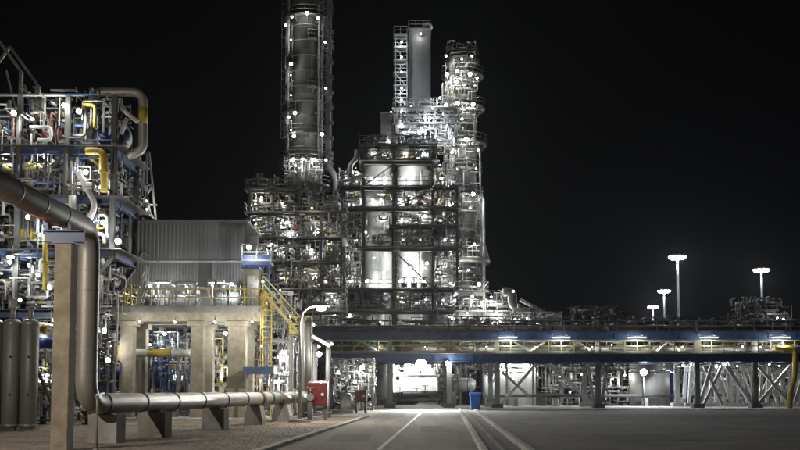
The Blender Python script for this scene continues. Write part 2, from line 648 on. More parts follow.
def clutter(parent, lo, hi, n, pal, rmin=0.07, rmax=0.22, rs=None, vert=0.5, valves=0.3):
    """pipe runs with bends filling the box lo..hi"""
    g = rs or rng
    for i in range(n):
        r = g.uniform(rmin, rmax)
        m = g.choice(pal)
        x, y, z = (g.uniform(lo[k], hi[k]) for k in range(3))
        pts = [Vector((x, y, z))]
        ax = 2 if g.random() < vert else 0
        for k in range(g.choice((1, 2, 3, 3, 4))):
            p = pts[-1].copy()
            for _ in range(6):
                L = g.uniform(0.25, 0.75) * (hi[ax] - lo[ax]) * g.choice((-1, 1))
                if lo[ax] <= p[ax] + L <= hi[ax] and abs(L) > 3 * r:
                    p[ax] += L
                    pts.append(p)
                    break
            ax = g.choice([q for q in (0, 1, 2, 2) if q != ax])
        if len(pts) < 2:
            continue
        pipe_part(parent, pts, r, m, seg=8)
        if g.random() < valves and r < 0.2:
            a, b = pts[0], pts[1]
            d = b - a
            valve(parent, a.lerp(b, 0.5), r * 1.1, 'xyz'[max(range(3), key=lambda q: abs(d[q]))], g.choice(['red', 'grey_steel', 'yellow']))


def fine(parent, lo, hi, n, mats=('galv', 'grey_steel', 'pale_steel'), seed=1, r=(0.015, 0.05), vert=0.45, reach=1.6):
    """conduits, tubing, gauges and brackets too small to pick apart: one joined part for each material"""
    g = random.Random(seed)
    bs = {m: MB() for m in mats}
    for i in range(n):
        b = bs[g.choice(mats)]
        p = Vector([g.uniform(lo[k], hi[k]) for k in range(3)])
        kind = g.random()
        if kind < 0.72:
            rr = g.uniform(*r)
            ax = 2 if g.random() < vert else g.choice((0, 0, 1))
            for k in range(g.choice((1, 2, 2, 3))):
                q = p.copy()
                q[ax] = min(hi[ax], max(lo[ax], q[ax] + g.uniform(0.3, 1.0) * reach * g.choice((-1, 1))))
                if (q - p).length > 0.15:
                    b.bar(p, q, rr * 2, rr * 2)
                    p = q
                ax = g.choice([a for a in (0, 1, 2) if a != ax])
        elif kind < 0.86:
            e = [g.uniform(0.08, 0.3) for _ in range(3)]
            b.cbox(p, e)
        else:
            b.lathe([(0.03, -0.2), (0.11, -0.15), (0.11, 0.15), (0.03, 0.2)], p, g.choice(((1, 0, 0), (0, 1, 0), (0, 0, 1))), 7)
    for m, b in bs.items():
        if b.v:
            o = b.build('small_piping', m, parent)
            o['kind'] = 'stuff'


def steel_frame(label, xs, ys, levels, z0=0.0, m='grey_steel', rail_m='galv', deck_m='dark_steel', beam_h=0.4, col_w=0.3, brace=0.35, seed=1, name='steel_frame', cat='steel frame', rails=True, group=None, beam_m=None, hung=None):
    """levels: (z, first bay column, last bay column)"""
    g = random.Random(seed)
    beam_m = beam_m or m
    t = thing(name, label, cat, ((xs[0] + xs[-1]) / 2, (ys[0] + ys[-1]) / 2, z0))
    zs = sorted(levels)
    for i, x in enumerate(xs):
        top = max([z for z, a, b in levels if a <= i <= b] or [z0 + 1])
        zf = (hung or {}).get(i, z0)
        for y in ys:
            MB().ibeam((x, y, zf), (x, y, top), col_w, col_w, col_w * 0.14).build('post', m, t)
            if zf == z0:
                MB().cbox((x, y, z0 + 0.03), (col_w * 1.9, col_w * 1.9, 0.06)).build('base_plate', m, t)
    for z, a, b in levels:
        for y in ys:
            for i in range(a, b):
                MB().ibeam((xs[i] + col_w / 2, y, z - beam_h / 2 - 0.05), (xs[i + 1] - col_w / 2, y, z - beam_h / 2 - 0.05), 0.2, beam_h).build('beam', beam_m, t)
        for i in range(a, b + 1):
            for y, y2 in zip(ys, ys[1:]):
                MB().ibeam((xs[i], y + col_w / 2, z - beam_h / 2 - 0.05), (xs[i], y2 - col_w / 2, z - beam_h / 2 - 0.05), 0.2, beam_h).build('beam', beam_m, t)
        e = 0.55
        x0, x1, y0, y1 = xs[a] - e, xs[b] + e, ys[0] - e, ys[-1] + e
        dk = MB().box((x0, y0, z - 0.045), (x1, y1, z)).build('deck', deck_m, t)
        if rails:
            MB().rail([(x0 + .05, y1 - .05, z), (x0 + .05, y0 + .05, z), (x1 - .05, y0 + .05, z), (x1 - .05, y1 - .05, z)]).build('handrail', rail_m, dk)
    allz = [z0] + sorted({z for z, a, b in levels})
    for i in range(len(xs) - 1):
        lv = ([] if hung and (i + 1) in hung else [z0]) + sorted({z for z, a, b in levels if a <= i and b >= i + 1})
        for zA, zB in zip(lv, lv[1:]):
            for y in (ys[0], ys[-1]):
                if g.random() < brace:
                    p, q = (xs[i], y, zA + 0.1), (xs[i + 1], y, zB - beam_h)
                    if g.random() < 0.5:
                        p, q = (xs[i + 1], y, zA + 0.1), (xs[i], y, zB - beam_h)
                    MB().bar(p, q, 0.14, 0.14).build('brace', m, t)
    return t


def tower(label, c, courses, name='distillation_tower', m='dull_cladding', seg=28):
    """courses: (z0, z1, radius)"""
    t = thing(name, label, 'tower', (c[0], c[1], 0))
    for z0, z1, r in courses:
        n = max(1, int(round((z1 - z0) / 2.6)))
        h = (z1 - z0) / n
        me = MB().lathe([(r - 0.02, 0.0), (r, 0.03), (r, h - 0.06), (r + 0.035, h - 0.05), (r + 0.035, h - 0.005), (r - 0.02, h)], seg=seg).mesh('cladding_course', m)
        for i in range(n):
            put(me, 'cladding_course', t, (c[0], c[1], z0 + i * h))
    return t


def platform(t, c, z, r0, r1, a0=0.0, a1=2 * PI, rail_m='galv', deck_m='grey_steel'):
    d = MB().ring(c, r0, r1, z - 0.07, z, a0, a1, 24).build('platform', deck_m, t)
    n = 24
    pts = []
    for i in range(n + 1):
        a = a0 + (a1 - a0) * i / n
        pts.append((c[0] + math.cos(a) * (r1 - 0.05), c[1] + math.sin(a) * (r1 - 0.05), z))
    MB().rail(pts, 1.1, 3.0).build('handrail', rail_m, d)
    b = MB()
    k = max(3, int((a1 - a0) / 0.55))
    for i in range(k):
        a = a0 + (a1 - a0) * (i + 0.5) / k
        ca, sa = math.cos(a), math.sin(a)
        b.bar((c[0] + ca * r0, c[1] + sa * r0, z - 0.14), (c[0] + ca * (r1 - 0.1), c[1] + sa * (r1 - 0.1), z - 0.14), 0.1, 0.13)
        b.bar((c[0] + ca * r0, c[1] + sa * r0, z - (r1 - r0) * 0.9), (c[0] + ca * (r1 - 0.2), c[1] + sa * (r1 - 0.2), z - 0.2), 0.08, 0.08)
    b.build('bracket', deck_m, d)
    return d


# ================================================================== ground, road, kerbs
DIRX = 0.0475                      # the road drifts this far to the right for every metre ahead


def rx(y, off):
    return -1.97 + DIRX * y + off          # x of a line that runs along the road, off metres from its centre line


gnd = MB().add([(-500, -60, 0), (500, -60, 0), (500, 900, 0), (-500, 900, 0)], [(0, 1, 2, 3)]).build('ground', 'soil')
struct(gnd)


def strip(name, y0, y1, o0, o1, z, m, parent=None):
    return MB().add([(rx(y0, o0), y0, z), (rx(y0, o1), y0, z), (rx(y1, o1), y1, z), (rx(y1, o0), y1, z)], [(0, 1, 2, 3)]).build(name, m, parent)


struct(strip('road', -30, 84, -3.0, 2.85, 0.008, 'asphalt'))
struct(strip('lane_line', -30, 78, -0.06, 0.07, 0.014, 'line_paint'))
struct(MB().add([(rx(-30, 4.2), -30, 0.004), (150, -30, 0.004), (150, 84, 0.004), (rx(84, 4.2), 84, 0.004)], [(0, 1, 2, 3)]).build('paved_lot', 'lot_asphalt'))
mat('old_patch', (0.06, 0.055, 0.048), 0.9, 0.0, 0.4, 1.5, bump=0.6, bscale=20)
mat('pale_patch', (0.17, 0.15, 0.125), 0.9, 0.0, 0.4, 1.5, bump=0.6, bscale=20, stain=0.4)


def patch(parent, name, cx, cy, w_, h, m, seed, z, n=18, square=False):
    g = random.Random(seed)
    pts = []
    for i in range(n):
        a = 2 * PI * i / n
        k = g.uniform(0.8, 1.12)
        u, v = math.cos(a), math.sin(a)
        if square:
            q = max(abs(u), abs(v))
            u, v, k = u / q, v / q, g.uniform(0.96, 1.03)
        pts.append((cx + u * w_ / 2 * k, cy + v * h / 2 * k, z))
    MB().add(pts, [tuple(range(n))]).build(name, m, parent)


lot, road = bpy.data.objects['paved_lot'], bpy.data.objects['road']
for k, (cx, cy, w_, h, m, sq) in enumerate(((11, 52, 9, 6, 'pale_patch', True), (20, 66, 14, 7, 'old_patch', True), (9, 36, 3.5, 5, 'old_patch', True), (30, 58, 10, 9, 'pale_patch', True), (14, 74, 12, 5, 'pale_patch', False))):
    patch(lot, 'patch', cx, cy, w_, h, m, k, 0.008 + 0.0012 * k, square=sq)
for k, (off, cy, w_, h, m, sq) in enumerate(((-1.5, 36, 1.4, 5, 'old_patch', True), (1.4, 44, 1.3, 7, 'old_patch', True), (-1.7, 68, 1.6, 8, 'old_patch', True))):
    patch(road, 'patch', rx(cy, off), cy, w_, h, m, 30 + k, 0.0115, square=sq)
# cross road in front of the rack
struct(MB().add([(-60, 84, 0.012), (120, 84, 0.012), (120, 86.6, 0.012), (-60, 86.6, 0.012)], [(0, 1, 2, 3)]).build('cross_road', 'asphalt'))


def kerb_run(name, off, y0, y1, w_=0.16, h=0.13, m='kerb', L=3.0):
    root = bpy.data.objects.new(name, None)
    C.objects.link(root)
    root['kind'] = 'structure'
    WORLD[root.name] = Vector((0, 0, 0))
    y = y0
    kr = random.Random(len(name) * 7)
    while y < y1 - 0.1:
        e = min(y + L - 0.015, y1)
        j = kr.uniform(-0.012, 0.012)
        b = MB()
        hh = h + kr.uniform(-0.012, 0.008)
        b.extrude([(-w_ / 2, 0), (w_ / 2, 0), (w_ / 2, hh - 0.02), (w_ / 2 - 0.02, hh), (-w_ / 2 + 0.02, hh), (-w_ / 2, hh - 0.02)], (rx(y, off + j), y, 0), (rx(e, off + j), e, 0))
        b.build('kerb_stone', m, root)
        y += L
    return root


kerb_run('kerb_right', 2.95, 6, 83.5, 0.2, 0.15)
kerb_run('kerb_left', -3.15, 6, 64, 0.26, 0.11)
kerb_run('channel_kerb', 3.5, 12, 80, 0.14, 0.10, 'lot_asphalt')
kerb_run('channel_kerb_outer', 4.15, 12, 80, 0.2, 0.16, 'grey_concrete')
struct(strip('channel_bed', 12, 80, 3.57, 4.07, 0.02, 'lot_asphalt'))
struct(strip('verge', 6, 83.5, 3.03, 3.43, 0.03, 'lot_asphalt'))
# apron left of the road where the yard opens
struct(MB().add([(rx(64, -8.0), 64, 0.016), (rx(64, -3.0), 64, 0.016), (rx(72, -3.0), 72, 0.016), (rx(72, -8), 72, 0.016)], [(0, 1, 2, 3)]).build('yard_apron', 'kerb'))
# raised concrete paving under the pipe rack, laid in slabs
pv = bpy.data.objects.new('pavement', None)
C.objects.link(pv)
struct(pv)
WORLD['pavement'] = Vector((0, 0, 0))
sl = MB().box((0.015, 0.0, 0.0), (2.985, 13.4, 0.12)).mesh('slab', 'kerb')
for i in range(-16, 36):
    put(sl, 'slab', pv, (i * 3.0, 86.6, 0))
# yard slab under the concrete table and the pipe plant on the left
yd = bpy.data.objects.new('yard_paving', None)
C.objects.link(yd)
struct(yd)
WORLD['yard_paving'] = Vector((0, 0, 0))
sl2 = MB().box((0.012, 0.012, 0.0), (3.988, 3.988, 0.07)).mesh('slab', 'grey_concrete')
for i in range(-10, -1):
    for j in range(6):
        put(sl2, 'slab', yd, (i * 4.0 - 1.0, 57 + j * 4.0, 0))
# loose stones on the gravel yard
gb = MB()
gr = random.Random(4)
for k in range(7000):
    y = 27 + 30 * gr.random() ** 1.2
    x = rx(y, -3.4) - gr.random() ** 1.1 * (7 + y * 0.12)
    s = gr.uniform(0.010, 0.032)
    a = gr.uniform(0, PI)
    pts = [(x + s * math.cos(a + i * PI / 2) * gr.uniform(.7, 1.3), y + s * math.sin(a + i * PI / 2) * gr.uniform(.7, 1.3), 0.003) for i in range(4)] + [(x, y, s * gr.uniform(.5, .9))]
    gb.add(pts, [(0, 1, 4), (1, 2, 4), (2, 3, 4), (3, 0, 4)])
o = gb.build('gravel', 'stone')
o['kind'] = 'stuff'
o['label'] = 'loose stones strewn over the yard beside the road'

# ================================================================== near left: pipe, post, supports
pole_d = 28.4
px_ = X(64, pole_d, 350)
t = thing('pipe_support', 'square beige concrete post with blue saddle beam holding the big elevated pipe', 'pipe support', (px_, pole_d, 0))
b = MB()
a_ = 0.25
b.extrude([(-a_ + .03, -a_), (a_ - .03, -a_), (a_, -a_ + .03), (a_, a_ - .03), (a_ - .03, a_), (-a_ + .03, a_), (-a_, a_ - .03), (-a_, -a_ + .03)], (px_, pole_d, 0), (px_, pole_d, 5.85))
b.build('concrete_post', 'concrete', t)
MB().cbox((px_, pole_d, 5.88), (0.6, 0.6, 0.06)).build('cap_plate', 'blue', t)
MB().ibeam((px_ - 0.62, pole_d, 6.08), (px_ + 0.52, pole_d, 6.08), 0.32, 0.34).build('saddle_beam', 'blue', t)
for s in (-0.28, 0.28):
    MB().bar((px_ - 0.25 + s, pole_d, 6.25), (px_ - 0.25 + s, pole_d, 6.45), 0.08, 0.3).build('saddle_plate', 'blue', t)

pr = 0.33
vx, vy = X(87.5, 31, 320), 31.0
Hx, Hy = -5.22, 63.0
zt, zl = 6.72, 1.27
t = thing('large_pipe', 'large grey clad pipe dropping in an elbow and running along low concrete blocks', 'pipe', (vx, vy, 0))
MB().tube([(vx - 0.5, 4, zt), (vx, vy, zt), (vx, vy, zl), (Hx, Hy, zl)], pr, 24, 0.85, 8).build('cladding', 'cladding', t)
bd = MB()
dirH = Vector((Hx - vx, Hy - vy, 0)).normalized()
for z in [2.3 + 0.62 * i for i in range(6)]:
    MB().ring((vx, vy, 0), pr - 0.01, pr + 0.012, z - 0.025, z + 0.025, seg=24).build('seam_band', 'galv', t)
for y in [8 + 1.7 * i for i in range(13)]:
    c = Vector((vx - 0.5 + 0.5 * (y - 4) / 27, y, zt))
    MB().lathe([(pr - .01, -.025), (pr + .012, -.025), (pr + .012, .025), (pr - .01, .025)], c, (0.0185, 1, 0), 24).build('seam_band', 'galv', t)
c = Vector((vx - 0.10, 27.6, zt))
MB().lathe([(pr, -.75), (pr + .012, -.75), (pr + .012, .75), (pr, .75)], c, (0.0185, 1, 0), 24).build('primer_sleeve', 'rust', t)
for k in range(10):
    f = 1.2 + k * 3.05
    c = Vector((vx, vy, zl)) + dirH * f
    wide = k in (1, 3, 4)
    MB().lathe([(pr - .01, -.05), (pr + .02, -.05), (pr + .02, .05), (pr - .01, .05)], c, dirH, 24).build('strap', 'black' if k < 6 else 'galv', t)
for f, L_, m_ in ((19.2, 0.5, 'primer'), (21.3, 1.1, 'green'), (23.0, 0.6, 'primer')):
    c = Vector((vx, vy, zl)) + dirH * f
    MB().lathe([(pr, -L_ / 2), (pr + .008, -L_ / 2), (pr + .008, L_ / 2), (pr, L_ / 2)], c, dirH, 24).build('paint_sleeve', m_, t)
MB().lathe([(0.2, -0.12), (0.42, -0.12), (0.42, -0.02), (0.34, -0.02), (0.34, 0.02), (0.42, 0.02), (0.42, 0.12), (0.2, 0.12)], (Hx, Hy, zl), dirH, 20).build('flange', 'dark_steel', t)

words = ['nearest and darkest', 'second nearest', 'third nearest', 'fourth nearest', 'fifth and farthest']
for k, (px, d, wd, ch, mm) in enumerate(((109, 32.55, 0.97, 0, 'grey_concrete'), (160, 36.6, 1.02, 0, 'grey_concrete'), (218, 43.4, 0.98, 0, 'grey_concrete'), (256, 49.4, 0.9, 0.12, 'grey_concrete'), (286, 54.6, 1.0, 0.15, 'grey_concrete'))):
    f = (d - vy) / dirH.y
    c = Vector((vx, vy, 0)) + dirH * f
    t = thing('pipe_sleeper', '%s concrete block under the low large pipe' % words[k], 'concrete block', (c.x, c.y, 0), 'concrete blocks under the low pipe')
    top = zl - pr - 0.03
    MB().extrude([(-wd / 2, 0), (wd / 2, 0), (wd / 2, top * 0.35 if ch else top), (wd / 2 - ch, top), (-wd / 2 + ch, top), (-wd / 2, top * 0.35 if ch else top)], c - dirH * 0.35, c + dirH * 0.35).build('block', mm, t)
    MB().cbox((c.x, c.y, top + 0.012), (0.5, 0.4, 0.025)).build('bearing_plate', 'dark_steel', t)

t = thing('conduit_post', 'thin bent grey conduit standing in front of the low pipe elbow', 'conduit', (X(97, 28.6, 420), 28.6, 0))
cx_ = X(97, 28.6, 420)
MB().tube([(cx_, 28.6, 0), (cx_, 28.6, 1.42), (cx_ - 0.16, 28.9, 1.55), (cx_ - 0.3, 30.2, 1.6)], 0.035, 8, 0.12).build('conduit', 'galv', t)
MB().lathe([(0.1, 0), (0.1, 0.03), (0.05, 0.05)], (cx_, 28.6, 0), seg=10).build('base_flange', 'galv', t)


# ================================================================== street lamps
def street_lamp(label, x, y, h, arm, power, to=1, parentless=True, base=True):
    t = thing('street_lamp', label, 'street lamp', (x, y, 0))
    MB().cbox((x, y, 0.06), (1.2, 0.5, 0.12)).build('footing', 'kerb', t)
    MB().lathe([(0.16, 0.12), (0.16, 0.16), (0.09, 0.18)], (x, y, 0), seg=10).build('base_flange', 'galv', t)
    pts = [(x, y, 0.12), (x, y, h - 0.9), (x + to * 0.12, y, h - 0.35), (x + to * 0.45, y, h - 0.05), (x + to * arm, y, h)]
    MB().tube(pts, [0.085, 0.06, 0.055, 0.05, 0.04], 12).build('pole', 'pale_steel', t)
    hx = x + to * (arm + 0.3)
    hd = MB().extrude([(-0.13, 0.0), (0.13, 0.0), (0.15, 0.05), (0.07, 0.13), (-0.07, 0.13), (-0.15, 0.05)], (x + to * (arm - 0.1), y, h - 0.03), (x + to * (arm + 0.75), y, h - 0.03)).build('lamp_head', 'grey_steel', t)
    MB().lathe([(0.13, 0.0), (0.25, -0.06), (0.22, -0.18), (0.02, -0.24)], (hx, y, h - 0.03), seg=14).build('lens', 'lamp_warm', hd)
    glow(hd, Vector((hx, y, h - 0.5)) - WORLD[hd.name], power * LG, 'lamp_warm', 0.15)
    return t


street_lamp('tall curved-neck street lamp standing beside the red valve box and road', X(300, 53, 380), 53, 6.15, 0.8, 1900)
street_lamp('added unseen street lamp left of the big elevated pipe, outside the picture', -17.5, 17, 8.2, 0.9, 6500)  # lamp added out of view to light the near post and pipe


# ================================================================== left vessels
for k, (px, lab) in enumerate(((-7, 'cut off by the picture edge'), (11, 'middle one of the three'), (29, 'nearest the concrete post'))):
    d = 42.6
    x = X(px, d, 380)
    t = v_vessel('tall slim dark grey cylinder in the row of three, %s' % lab, (x, d, 0), 0.37, 4.75, 'dull_cladding', 'row of slim upright cylinders', 'cylinder', 'gas_cylinder', legs=0, manway=False)
    MB().cbox((x, d, 0.04), (0.7, 0.7, 0.08)).build('foot', 'dark_steel', t)
    for z in (1.5, 3.1):
        MB().lathe([(0.05, 0), (0.05, 0.06)], (x + 0.1, d - 0.35, z), (0, -1, 0), 8).build('bolt', 'black', t)

# ================================================================== left pipe plant (steel frame full of pipework)
d0, d1 = 46.0, 50.0
lx = [X(p, d0, 200) for p in (-40, 18, 66, 113)]
lz = [Z(p, d0) for p in (310, 250, 197, 147)]
plant = steel_frame('steel pipe rack plant full of white, yellow and blue pipes behind the concrete post', lx, [d0, d1], [(lz[0], 0, 2), (lz[1], 0, 3), (lz[2], 0, 3), (lz[3], 0, 3)], m='dark_steel', rail_m='dark_steel', beam_m='blue', brace=0.9, seed=5, col_w=0.24, beam_h=0.3, deck_m='black_steel', rails=False, hung={3: lz[1] - 0.4})
for y in (d0, d1):
    MB().bar((lx[2], y, lz[0] - 0.6), (lx[3], y, lz[1] - 0.35), 0.16, 0.16).build('knee_brace', 'dark_steel', plant)
# posts rising above the top deck
ztop = Z(95, d0)
for i in (1, 2, 3):
    for y in (d0, d1):
        MB().ibeam((lx[i], y, lz[3]), (lx[i], y, ztop), 0.22, 0.22, 0.03).build('post', 'dark_steel', plant)
MB().tube([(X(-30, d0, 95), d0, ztop), (X(88, d0, 95), d0, ztop)], 0.08, 8).build('top_rail', 'galv', plant)
g5 = random.Random(21)
pal = ['galv', 'galv', 'grey_steel', 'cladding', 'dull_cladding', 'pale_steel', 'blue', 'white', 'grey_steel', 'dark_steel', 'yellow', 'galv', 'primer', 'blue']
for k in range(3):
    for zA, zB, n in ((lz[0], lz[1], 14), (lz[1], lz[2], 20), (lz[2], lz[3], 20), (lz[3], lz[3] + 2.6, 13)):
        clutter(plant, (lx[k] + .1, d0 - 0.5, zA + .3), (lx[k + 1] - .1, d1 - 0.8, zB - .45), n + 4, pal, 0.03, 0.10, g5, 0.55, 0.15)
clutter(plant, (lx[0], d0 - 0.3, 0.4), (lx[2] + 0.8, d1, lz[0] - 0.4), 36, pal, 0.05, 0.18, g5, 0.6)
fine(plant, (lx[0], d0 - 0.4, lz[0]), (lx[3], d1 - 0.5, lz[3] + 2.4), 900, ('galv', 'grey_steel', 'pale_steel', 'blue', 'dark_steel'), 101)
fine(plant, (lx[0], d0 - 0.3, 0.3), (lx[2] + 0.8, d1, lz[0]), 260, ('galv', 'grey_steel', 'pale_steel'), 102)
fine(plant, (lx[1], d0 - 0.2, lz[3] + 2.0), (lx[3], d1 - 0.5, ztop + 0.3), 40, ('grey_steel', 'dark_steel'), 103, vert=0.8)
# the pipe loop at the plant's upper right, clad, with a yellow stretch
t = thing('pipe_loop', 'clad pipe arching over the left plant and turning down at its edge', 'pipe', P(143, 150, 47))
pts = [P(92, 150, 47), P(92, 92, 47), P(143, 92, 47), P(143, 150, 47), P(128, 156, 47)]
MB().tube(pts, 0.21, 14, 0.55, 6).build('cladding', 'cladding', t)
MB().tube([P(143, 108, 47), P(143, 124, 47)], 0.222, 14).build('yellow_sleeve', 'yellow', t)
# named pipe runs with strong colour
for lab, pts, r, m in (
    ('yellow vertical pipe with white elbow hanging under the left plant deck', [P(86, 151, 45.2), P(104, 151, 45.2), P(104, 192, 45.2)], 0.17, 'yellow'),
    ('white looped pipe at the top deck of the left plant', [P(30, 127, 45.3), P(51, 127, 45.3), P(51, 140, 45.3), P(38, 140, 45.3)], 0.08, 'white'),
    ('fat yellow-green pipe lying along the blue deck of the left plant', [P(2, 168, 46.6), P(56, 168, 46.6)], 0.22, 'rail_yellow'),
    ('white pipe with hooked end below the blue deck of the left plant', [P(78, 172, 45.3), P(96, 205, 45.3), P(88, 222, 45.3)], 0.13, 'white'),
    ('white slanted strut pipe rising towards the clad pipe loop', [P(121, 108, 46.4), P(138, 122, 46.4)], 0.11, 'white'),
    ('short white strut pipe leaning the other way beside the pipe loop', [P(127, 118, 46.2), P(121, 134, 46.2)], 0.10, 'white'),
    ('orange and yellow standpipe left of the concrete post', [P(45, 235, 44.5), P(45, 290, 44.5)], 0.11, 'yellow'),
    ('pair-wide white pipe rising behind the concrete post top', [P(73, 196, 45.4), P(73, 224, 45.4)], 0.2, 'white'),
    ('blue banded pipe lying low behind the concrete post', [P(36, 343, 44.5), P(56, 343, 44.5)], 0.28, 'bright_blue'),
    ('yellow stub pipe above the slim upright cylinders', [P(38, 326, 44.0), P(47, 330, 44.0)], 0.2, 'yellow')):
    t = thing('process_pipe', lab, 'pipe', pts[0])
    pipe_part(t, pts, r, m, name='run', seg=12)
h_drum('white horizontal drum on the top deck of the left plant', (X(106, 49, 120), 49.0, lz[3] + 1.2), 0.6, 2.6, 'x', 'white', lz[3])
v_vessel('short white upright vessel on the top deck of the left plant', (X(78, 49.5, 120), 49.5, lz[3]), 0.45, 2.4, 'white')
v_vessel('slim grey upright vessel reaching up from the left plant top deck', (X(36, 50, 120), 50, lz[3]), 0.35, 3.6, 'pale_cladding')
h_drum('pale drum on the middle deck of the left plant beside the post', (X(40, 49, 235), 49.0, lz[1] + 1.1), 0.55, 2.6, 'x', 'pale_cladding', lz[1])
h_drum('small yellow drum on the second deck of the left plant', (X(22, 47, 245), 47.0, lz[1] + 0.8), 0.4, 1.5, 'x', 'yellow', lz[1])
h_drum('red drum on the top deck of the left plant', (X(56, 47.5, 128), 47.5, lz[3] + 0.9), 0.42, 1.3, 'x', 'red', lz[3])
h_drum('blue drum under the pipe loop on the left plant', (X(110, 47, 150), 47.2, lz[3] + 0.8), 0.4, 1.8, 'x', 'blue', lz[3])
v_vessel('round white vessel on the lowest deck of the left plant', (X(50, 49, 320), 48, lz[0]), 0.6, 2.3, 'white')

for px, py, dd, pw, cl in ((14, 113, 45.2, 160, 'lamp_white'), (79, 111, 45.2, 200, 'lamp_white'), (33, 119, 46.5, 50, 'lamp_dim'), (64, 105, 46, 60, 'lamp_dim')):
    (flood if pw > 100 else bulk)(plant, P(px, py, dd), pw, col=cl, scale=0.5 if pw > 100 else 1.0)
for px, py, dd, pw in ((6, 160, 46.5, 70), (45, 157, 46.5, 60), (86, 172, 46.0, 80), (100, 187, 47, 60), (28, 217, 45, 180), (52, 238, 46, 90), (88, 190, 48, 60), (10, 262, 45.5, 120), (30, 265, 47, 70), (50, 287, 46, 80), (104, 222, 46, 60), (20, 300, 44.0, 90), (46, 325, 47, 80), (48, 375, 48, 120), (104, 330, 50, 60), (108, 360, 52, 90)):
    bulk(plant, P(px, py, dd), pw, col='lamp_white')

# second, deeper frame right of the plant
ex = [X(p, 68.5, 200) for p in (94, 118, 141)]
ez = [Z(p, 68.5) for p in (300, 258, 215, 172)]
P2 = steel_frame('dim braced steel frame between the left plant and the corrugated shelter', ex, [68.5, 70.5], [(z, 0, 2 if k < 3 else 1) for k, z in enumerate(ez)], m='dark_steel', rail_m='grey_steel', deck_m='black_steel', brace=1.0, seed=12, col_w=0.2, beam_h=0.24, rails=False)
for k, z in enumerate(ez):
    clutter(P2, (ex[0], 68.2, z + 0.2), (ex[2 if k < 3 else 1], 70.3, z + 2.4), 16, ['galv', 'white', 'grey_steel', 'pale_cladding', 'yellow', 'blue', 'galv', 'dull_cladding'], 0.04, 0.12, g5, 0.55, 0.4)
fine(P2, (ex[0], 68.0, ez[0]), (ex[2], 70.4, ez[3] + 2), 420, ('galv', 'grey_steel', 'pale_steel'), 104)
for px, py, pw in ((105, 190, 60), (128, 225, 70), (140, 250, 60), (110, 255, 80), (138, 280, 70), (104, 165, 50)):
    bulk(P2, P(px, py, 67.7), pw)
# lattice corner tower rising at the picture's left edge
d = 60.0
xa, xb = X(-40, d, 80), X(21, d, 80)
t = thing('lattice_tower', 'dim lattice steel tower rising above the plant at the left edge', 'lattice tower', ((xa + xb) / 2, d + 1.5, 0))
zh = Z(72, d)
for x in (xa, xb):
    for y in (d, d + 3):
        MB().bar((x, y, 0), (x, y, zh), 0.2, 0.2).build('leg', 'galv', t)
apex = P(-9, 30, d)
for y in (d, d + 3):
    MB().bar((xb, y, zh), (apex.x, y, apex.z), 0.16, 0.16).build('rafter', 'galv', t)
    MB().bar((xa, y, zh), (apex.x, y, apex.z), 0.16, 0.16).build('rafter', 'galv', t)
    zz = 4.0
    i = 0
    while zz + 3.2 < zh + 0.5:
        a, b2 = ((xa, y, zz), (xb, y, zz + 3.2)) if i % 2 else ((xb, y, zz), (xa, y, zz + 3.2))
        MB().bar(a, b2, 0.1, 0.1).build('diagonal', 'galv', t)
        MB().bar((xa, y, zz), (xb, y, zz), 0.1, 0.1).build('strut', 'galv', t)
        zz += 3.2
        i += 1
    MB().bar(P(6, 70, d) + Vector((0, y - d, 0)), (xb, y, Z(125, d)), 0.1, 0.1).build('diagonal', 'galv', t)

# lattice mast standing behind the shelter
d = 73.5
t = thing('lattice_mast', 'slender lattice mast with spread legs rising behind the corrugated shelter', 'lattice mast', P(143, 413, d))
zg = 413
for a, b2 in (((134, 155), (122, zg)), ((149, 152), (176, zg)), ((147, 152), (146, zg)), ((138, 152), (152, 222)), ((146, 160), (131, 222)), ((134, 155), (149, 152)), ((132, 185), (153, 185)), ((131, 205), (157, 205)), ((132, 185), (156, 222)), ((153, 185), (129, 222))):
    MB().bar(P(*a, d), P(*b2, d), 0.13, 0.13).build('strut', 'pale_steel', t)
bulk(t, P(146, 201, d - 0.5), 30)
bulk(t, P(147, 209, d - 0.5), 30)
flood(plant, P(118, 241, 45.4), 200, aim=(0.1, -1, -0.3), scale=0.55)
b = MB()
b.lathe([(0.02, -0.42), (0.25, -0.36), (0.4, -0.18), (0.43, 0), (0.4, 0.18), (0.25, 0.36), (0.02, 0.42)], P(118, 280, 55), seg=16)
b.tube([P(118, 281, 55), P(118, 281, 55) + Vector((0, 0, -4.5))], 0.06, 8)
o = b.build('round_dish', 'white')
tag(o, 'round pale dish on a stem left of the shelter railing', 'dish')

# ================================================================== concrete table with handrails and equipment under it
d0, d1 = 60.0, 63.0
zt_ = Z(309, d0)
cols = [(121, 134), (192, 204), (229, 246)]
tb = thing('concrete_table', 'beige concrete table structure on stout columns carrying the corrugated shelter', 'concrete structure', (X(190, 63, 380), 63, 0.07))
txs = []
for a, b2 in cols:
    xc = X((a + b2) / 2, d0, 360)
    hw = (b2 - a) * 0.001 * d0 / 2 + 0.03
    txs.append(xc)
    for y in (d0, d1):
        MB().extrude([(-hw + .03, -.36), (hw - .03, -.36), (hw, -.33), (hw, .33), (hw - .03, .36), (-hw + .03, .36), (-hw, .33), (-hw, -.33)], (xc, y, 0.07), (xc, y, zt_ - 1.0), up=(0, 1, 0)).build('concrete_column', 'concrete', tb)
        MB().cbox((xc, y, zt_ - 0.9), (hw * 2 + 0.35, 1.0, 0.3)).build('corbel', 'concrete', tb)
x0, x1 = txs[0] - 0.9, txs[-1] + 1.5
for y in (d0, d1):
    MB().box((x0 + 0.1, y - 0.35, zt_ - 0.75), (x1 - 0.1, y + 0.35, zt_ - 0.2)).build('concrete_beam', 'concrete', tb)
